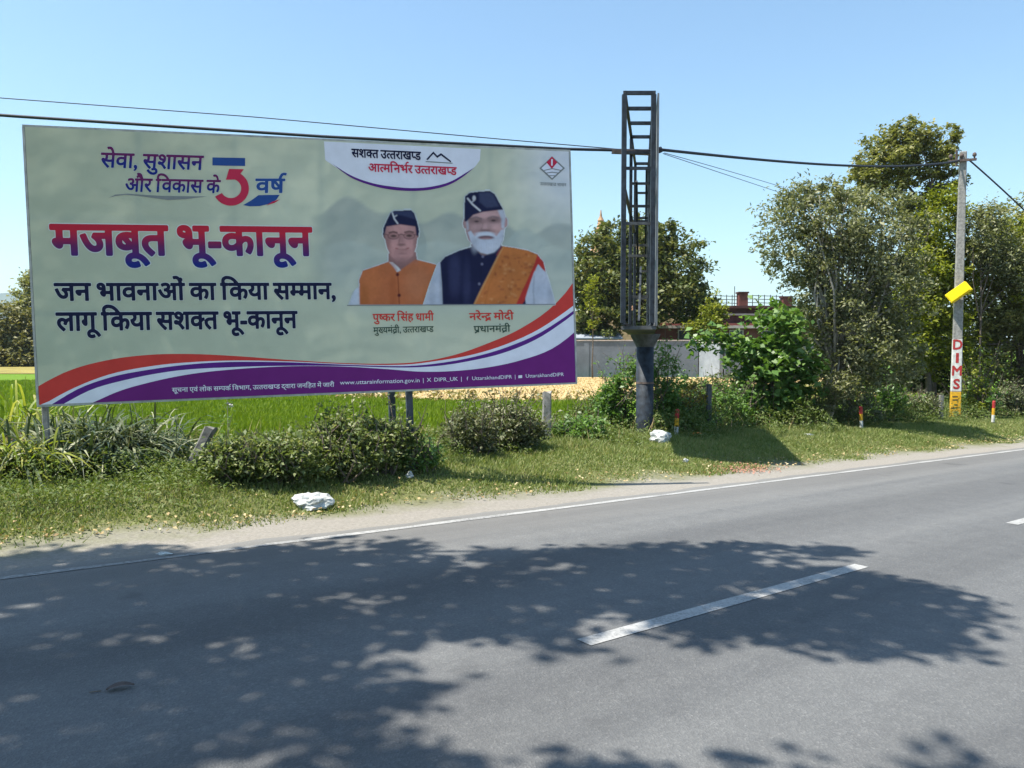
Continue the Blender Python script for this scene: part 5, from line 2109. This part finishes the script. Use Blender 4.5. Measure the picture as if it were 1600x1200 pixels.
tree('dark_tree', 'dark shaded tree filling the gap behind the grey tree', gpt(1390, 35), at(1390, 520, 35),
     [blob(1360, 500, 35, 60, 70, 1.8), blob(1430, 540, 35, 70, 70, 1.8), blob(1310, 560, 35, 50, 60, 1.6), blob(1480, 580, 35, 70, 55, 1.8), blob(1400, 600, 35, 90, 45, 1.8)],
     22000, 0.2, M['lf_dark'], 0.14, 37, sub=0.34)


# ------------------------------------------------------------------ the roadside tree beyond the left edge that shades the road
def shade_tree():
    rng = np.random.default_rng(77)
    base = np.array([*un(-3.2, 9.0), 0.0])
    base[2] = float(gz(base[0], base[1]))
    root = empty('roadside_tree', tuple(base))
    tag(root, 'spreading roadside tree beyond the left edge whose shadow lies across the road', 'tree')
    masses = [  # outline of the crown's masses, as they lie in its shadow on the road (in photograph units)
        [(-420, 950), (-300, 890), (0, 868), (120, 852), (255, 860), (330, 872), (430, 850), (560, 846), (655, 850), (625, 868), (560, 880), (720, 872), (800, 862), (900, 862),
         (1060, 852), (1180, 850), (1325, 858), (1290, 874), (1335, 902), (1480, 915), (1560, 964), (1490, 985), (1535, 1018), (1420, 1040), (1330, 1030), (1210, 992), (1080, 1002),
         (960, 984), (880, 1000), (760, 1000), (640, 994), (560, 1020), (600, 1062), (660, 1078), (640, 1110), (560, 1140), (600, 1250), (300, 1300), (-420, 1320)],
        [(870, 1205), (960, 1185), (1050, 1205), (1080, 1240), (1000, 1270), (860, 1260)],
        [(1140, 1205), (1200, 1185), (1280, 1225), (1240, 1260), (1120, 1250)],
        [(1400, 1235), (1480, 1205), (1600, 1220), (1640, 1270), (1400, 1270)],
        [(560, 1160), (640, 1185), (700, 1215), (720, 1270), (560, 1290)],
    ]
    clusters = []

    def inside(px, py, P):
        r = False
        for i in range(len(P)):
            a = P[i]
            b = P[(i + 1) % len(P)]
            if (a[1] > py) != (b[1] > py) and px < (b[0] - a[0]) * (py - a[1]) / (b[1] - a[1]) + a[0]:
                r = not r
        return r
    sx, sy = SUN.x / SUN.z, SUN.y / SUN.z
    for P in masses:
        # sample evenly over the ground, not over the picture
        g = [G(px, py) for px, py in P]
        gx = [q[0] for q in g]
        gy = [q[1] for q in g]
        poly = list(zip(gx, gy))
        area = 0.5 * abs(sum(poly[i][0] * poly[(i + 1) % len(poly)][1] - poly[(i + 1) % len(poly)][0] * poly[i][1] for i in range(len(poly))))
        stp = 0.12
        for gx_ in np.arange(min(gx), max(gx), stp):
            for gy_ in np.arange(min(gy), max(gy), stp):
                x = gx_ + rng.uniform(-0.5, 0.5) * stp
                y = gy_ + rng.uniform(-0.5, 0.5) * stp
                if not inside(x + rng.normal() * 0.05, y + rng.normal() * 0.05, poly):
                    continue
                # leave sun flecks
                fl = math.sin(x * 2.3 + 1.3 * y) * math.sin(y * 4.1 - 0.7 * x + 2) + 0.35 * math.sin(x * 7.1 - y * 3.3)
                if fl > 0.66 and rng.random() < 0.93:
                    continue
                h = rng.uniform(7.0, 10.5)
                clusters.append((x + sx * h, y + sy * h, float(gz(x, y)) + h))
    C = np.array(clusters)
    per = 9
    q = rng.normal(size=(len(C), per, 3)) * 0.11
    Pts = (C[:, None, :] + q).reshape(-1, 3)
    link('crown', leaf_mesh('crown', Pts - base, 0.17, rng, 0.6, 1.1), M['lf_dark'], root)
    # trunk and limbs that carry those masses
    m_ = MB()
    fork = np.array([base[0] + 0.3, base[1] - 0.1, 5.4])
    m_.tube([tuple(np.array([0, 0, -0.3])), tuple(np.array([0.05, 0, 0.4])), tuple((fork - base) * 0.5), tuple(fork - base)], [0.42, 0.34, 0.29, 0.26], 14)
    for k in range(9):
        e = C[rng.integers(len(C))]
        s = fork - np.array([0, 0, rng.uniform(0, 0.8)])
        mid = s * 0.5 + e * 0.5 + np.array([0, 0, 0.6])
        m_.tube([tuple(s - base), tuple(s * 0.7 + mid * 0.3 - base), tuple(mid - base), tuple((mid + e) / 2 - base), tuple(e - base)], [0.11, 0.08, 0.055, 0.03, 0.01], 7)
    m_.build('trunk', M['bark'], root, smooth=True)


shade_tree()

# ------------------------------------------------------------------ shrubs and tall grasses along the verge
row = [('leafy shrub at the left end of the row under the billboard', 372, 754, 105, 84, 'lf_shrub', 51),
       ('leafy shrub second from the left in the row under the billboard', 435, 757, 130, 112, 'lf_shrub', 52),
       ('dark leafy shrub in the middle of the row under the billboard', 520, 752, 130, 128, 'lf_shrub', 53),
       ('dense dark shrub left of the blue billboard posts', 590, 744, 120, 122, 'lf_shrub', 54),
       ('low shrub growing up against the front billboard post', 655, 735, 60, 62, 'lf_green', 55)]
for lab, px, py, w_, h_, mt, sd in row:
    shrub(lab, px, py, w_, h_, M[mt], 0.062, 4200 if w_ > 80 else 1300, sd, group='shrubs in the row under the billboard')
shrub('pale-leaved shrub right of the billboard posts', 735, 716, 100, 104, M['lf_shrub_dull'], 0.062, 3200, 56)
shrub('taller pale-leaved shrub just left of the upright concrete post', 800, 706, 115, 120, M['lf_shrub_dull'], 0.065, 4600, 57)
shrub('low bright green plant right of the upright concrete post', 900, 692, 90, 56, M['lf_green'], 0.085, 1700, 58)
shrub('bright green bush against the left side of the thick tube', 966, 688, 66, 150, M['lf_green'], 0.085, 4200, 59, dist=16.6)
shrub('bright green bush against the right side of the thick tube', 1034, 684, 62, 150, M['lf_green'], 0.085, 4200, 60, dist=16.8)
shrub('bush with yellowing leaves behind the red and yellow marker post', 1078, 680, 74, 82, M['lf_orange'], 0.085, 1300, 61, dist=17.2)
shrub('dark green bush between the marker post and the thin grey post', 1080, 680, 80, 74, M['lf_green'], 0.08, 2600, 62, dist=16.8)
shrub('low scrub behind the low bright plant and left of the thick tube', 925, 684, 90, 62, M['lf_weed'], 0.075, 2600, 161, dist=17.6)
shrub('leafy scrub filling the gap behind the thin grey post', 1105, 676, 130, 104, M['lf_green'], 0.09, 4200, 162, dist=18.6)
shrub('tall scrub under the long leafy branch', 1150, 668, 110, 92, M['lf_weed'], 0.09, 3600, 163, dist=19.6)
shrub('dark bush in shade right of the thin grey post', 1140, 668, 100, 84, M['lf_green'], 0.09, 2800, 63)
shrub('leafy bush right of the dark shadow on the grass', 1215, 666, 110, 110, M['lf_green'], 0.095, 3600, 64)
shrub('olive bush at the foot of the grey tree', 1270, 664, 80, 90, M['lf_shrub'], 0.08, 2600, 65)
shrub('pale bush in front of the grey tree trunk', 1335, 664, 90, 74, M['lf_shrub_dull'], 0.085, 2600, 66)
shrub('bright broad-leaved plant between the grey tree and the concrete pole', 1385, 660, 80, 92, M['lf_green'], 0.14, 1500, 67)
shrub('pale flowering bush left of the painted pole foot', 1432, 659, 80, 66, M['lf_shrub_dull'], 0.09, 2300, 68)
shrub('leafy bush right of the painted pole foot', 1535, 655, 64, 82, M['lf_green'], 0.1, 1700, 69)
shrub('narrow pointed yellow-green shrub just right of the painted pole', 1530, 655, 30, 124, M['lf_yellow'], 0.11, 1000, 70)
shrub('dull brownish bush at the right edge of the verge', 1585, 652, 70, 74, M['lf_shrub_dull'], 0.1, 2600, 71)


# broad-leaved plant with a long leafy branch to the left
D8 = G(1195, 668)[1] + 0.5
b8 = gpt(1200, D8)
ex = []
rg = np.random.default_rng(88)
for k in range(260):
    t = rg.random()
    p = at(1200 - 120 * t, 560 - 30 * math.sin(t * 2.4) + rg.normal() * 9, D8 - 0.2)
    ex.append(p + rg.normal(size=3) * 0.08)
tree('broad_leaved_plant', 'tall plant with large bright leaves and a long branch reaching left over the wall', b8, at(1210, 570, D8),
     [blob(1215, 520, D8, 50, 44, 0.7), blob(1235, 560, D8, 44, 44, 0.7), blob(1190, 565, D8, 44, 34, 0.6), blob(1250, 600, D8, 36, 40, 0.6), blob(1200, 610, D8, 50, 40, 0.7), blob(1150, 548, D8, 34, 18, 0.4)],
     2600, 0.21, M['lf_green'], 0.05, 81, cat='plant', sub=0.36, per=14, shell=0.45, aspect=0.68, up=0.6, extra=ex, crown='foliage', stem='stem', droop=0.4)


def cane(label, px, py, cnt, L0, W0, spread, mat, seed, droop=0.75, up=1.0, name='cane_clump', radius=0.3, dist=None):
    rng = np.random.default_rng(seed)
    b = G(px, py) if dist is None else gpt(px, dist)
    root = empty(name, tuple(b))
    tag(root, label, 'cane plant')
    P = np.concatenate([rng.normal(size=(cnt, 2)) * radius, np.zeros((cnt, 1))], 1)
    P[:, 2] = gz(P[:, 0] + b[0], P[:, 1] + b[1]) - b[2] + rng.random(cnt) * 0.15
    D = rng.normal(size=(cnt, 3)) * spread
    D[:, 2] = up * rng.uniform(0.6, 1.3, cnt)
    V, F = ribbons(P, D, L0 * rng.uniform(0.5, 1.15, cnt), W0 * rng.uniform(0.6, 1.3, cnt), droop * rng.uniform(0.5, 1.2, cnt), rng)
    # keep the drooping ends above the soil
    V[:, 2] = np.maximum(V[:, 2], gz(V[:, 0] + b[0], V[:, 1] + b[1]) - b[2] + 0.02)
    link('foliage', np_mesh('foliage', V, F), M[mat], root)
    return root


cane('clump of long arching grey-green leaves under the left corner of the billboard', 105, 728, 620, 1.3, 0.045, 0.55, 'lf_cane', 91, radius=0.28)
cane('clump of long arching leaves right of the first clump under the billboard', 190, 726, 700, 1.3, 0.045, 0.65, 'lf_cane', 92, radius=0.3)
cane('bright yellow-green tall grass at the left edge of the photograph', 8, 716, 120, 1.9, 0.06, 0.36, 'lf_cane_bright', 93, radius=0.22)
cane('bright tall grass beside the left edge of the billboard', 50, 700, 50, 1.7, 0.05, 0.34, 'lf_cane_bright', 94, radius=0.16)
cane('broad-bladed clump in front of the billboard left leg', 66, 744, 300, 1.0, 0.045, 0.55, 'lf_cane', 191, radius=0.24)
cane('green broad-bladed tuft at the left edge in front of the reddish weeds', 14, 748, 200, 0.95, 0.045, 0.5, 'lf_cane_bright', 192, radius=0.2)
shrub('reddish brown weed at the left edge below the tall grass', 18, 742, 60, 62, M['lf_red'], 0.07, 700, 95, name='weed_clump')
shrub('reddish brown weed under the left corner of the billboard', 62, 738, 50, 60, M['lf_red'], 0.07, 600, 96, name='weed_clump')


def tall_weed():
    b = G(356, 712)
    root = empty('tall_weed', tuple(b))
    tag(root, 'single tall weed with a white tuft standing in front of the green field', 'weed')
    rng = np.random.default_rng(97)
    s = b[1] / 1200
    m_ = MB()
    m_.tube([(0, 0, -0.05), (0.01, 0, 40 * s), (0.0, 0.01, 92 * s)], [0.008, 0.007, 0.003], 6)
    m_.tube([(0.01, 0, 40 * s), (0.07, 0.02, 66 * s)], [0.005, 0.002], 5)
    m_.build('stem', M['pale_bark'], root)
    P = np.concatenate([np.stack([rng.normal(size=60) * 0.07, rng.normal(size=60) * 0.07, rng.uniform(0.1, 0.92, 60) * 92 * s], 1)])
    link('foliage', leaf_mesh('foliage', P, 0.075, rng, 0.3, 0.3), M['lf_green'], root)
    P = np.array([[0.03, 0, 80 * s]]) + rng.normal(size=(14, 3)) * 0.02
    link('flower', leaf_mesh('flower', P, 0.045, rng, 0.7, 0.3), M['plastic'], root)


tall_weed()


# ------------------------------------------------------------------ litter
def bag(name, label, px, py, wpx, hpx, mat, seed, flat=1.0):
    rng = np.random.default_rng(seed)
    b = G(px, py)
    s = b[1] / 1200
    from mathutils import noise as mn
    bm = bmesh.new()
    bmesh.ops.create_icosphere(bm, subdivisions=4, radius=1.0)
    off = Vector(rng.uniform(-20, 20, 3))
    for v in bm.verts:
        c = v.co.copy()
        k = 0.92 + 0.5 * mn.noise(c * 1.2 + off)
        k += 0.12 * (1 - abs(mn.noise(c * 2.2 + off)) * 3.2) + 0.03 * mn.noise(c * 7.0 + off)
        k += 0.5 * max(0, c.x - 0.75) * (1 if seed % 2 else -0.3)
        v.co = c * k
        v.co.x *= wpx * s / 2
        v.co.y *= wpx * s / 2 * 0.7
        v.co.z = max(-0.01, (v.co.z * 0.55 + 0.22) * hpx * s * flat)
    # knotted corner
    me = bpy.data.meshes.new(name)
    bm.to_mesh(me)
    bm.free()
    o = link(name, me, M[mat], None, tuple(b))
    tag(o, label, 'litter')
    return o


bag('plastic_bag', 'crumpled white plastic bag on the grass edge in front of the shrubs', 486, 792, 56, 30, 'plastic', 1)
bag('plastic_bag', 'crumpled white plastic bag beside the red and yellow marker post', 1033, 692, 40, 26, 'plastic', 2)
bag('litter_wrapper', 'orange wrapper beside the dark shadow', 1089, 682, 16, 9, 'orange_plastic', 3)
bag('litter_wrapper', 'tiny white wrapper on the grass below the second bag', 1071, 722, 9, 8, 'plastic', 4)
bag('litter_wrapper', 'pale stone-like lump at the foot of the front billboard post', 640, 745, 12, 10, 'plastic', 5)
bag('litter_wrapper', 'pale scrap at the foot of the pale-leaved shrubs', 800, 706, 10, 8, 'plastic', 6)
bag('litter_wrapper', 'small white scrap on the shoulder at the left near the shade', 256, 866, 22, 5, 'plastic', 7)
bag('litter_wrapper', 'white scrap in the grass right of the dark shadow', 1262, 682, 20, 6, 'plastic', 8)


def road_leaf():
    b = G(188, 1077)
    root = empty('fallen_leaf', (b[0], b[1], b[2] + 0.004))
    tag(root, 'single large dry leaf lying on the shaded road', 'leaf')
    V = []
    F = []
    k = 7
    for i in range(k + 1):
        t = i / k
        w_ = 0.03 * math.sin(math.pi * min(1, t * 0.92 + 0.06)) ** 0.8
        z = 0.012 * math.sin(t * 3.1) + 0.004
        V += [(-0.06 + 0.12 * t, -w_, z + 0.008), (-0.06 + 0.12 * t, 0, z), (-0.06 + 0.12 * t, w_, z + 0.006)]
    for i in range(k):
        F += [(3 * i, 3 * i + 3, 3 * i + 4, 3 * i + 1), (3 * i + 1, 3 * i + 4, 3 * i + 5, 3 * i + 2)]
    MB().add(V, F).build('blade', M['steel_rust'], root)
    MB().tube([(-0.13, 0.01, 0.006), (-0.08, 0, 0.006)], 0.003, 5).build('stalk', M['bark'], root)
    root.rotation_euler = (0, 0, 0.5)


road_leaf()


# ------------------------------------------------------------------ the hazy air
def haze():
    m = bpy.data.materials.new('hazy_air')
    m.use_nodes = True
    n = m.node_tree.nodes
    n.remove(n['Principled BSDF'])
    v = n.new('ShaderNodeVolumePrincipled')
    v.inputs['Color'].default_value = (0.74, 0.90, 1.0, 1)
    v.inputs['Density'].default_value = 0.00016
    v.inputs['Anisotropy'].default_value = 0.2
    m.node_tree.links.new(v.outputs[0], n['Material Output'].inputs['Volume'])
    o = MB().box((0, 0, 165), (15000, 15000, 340)).build('haze', m)
    tag(o, 'thin pale haze in the air', 'haze', kind='stuff')


haze()
bpy.context.view_layer.update()
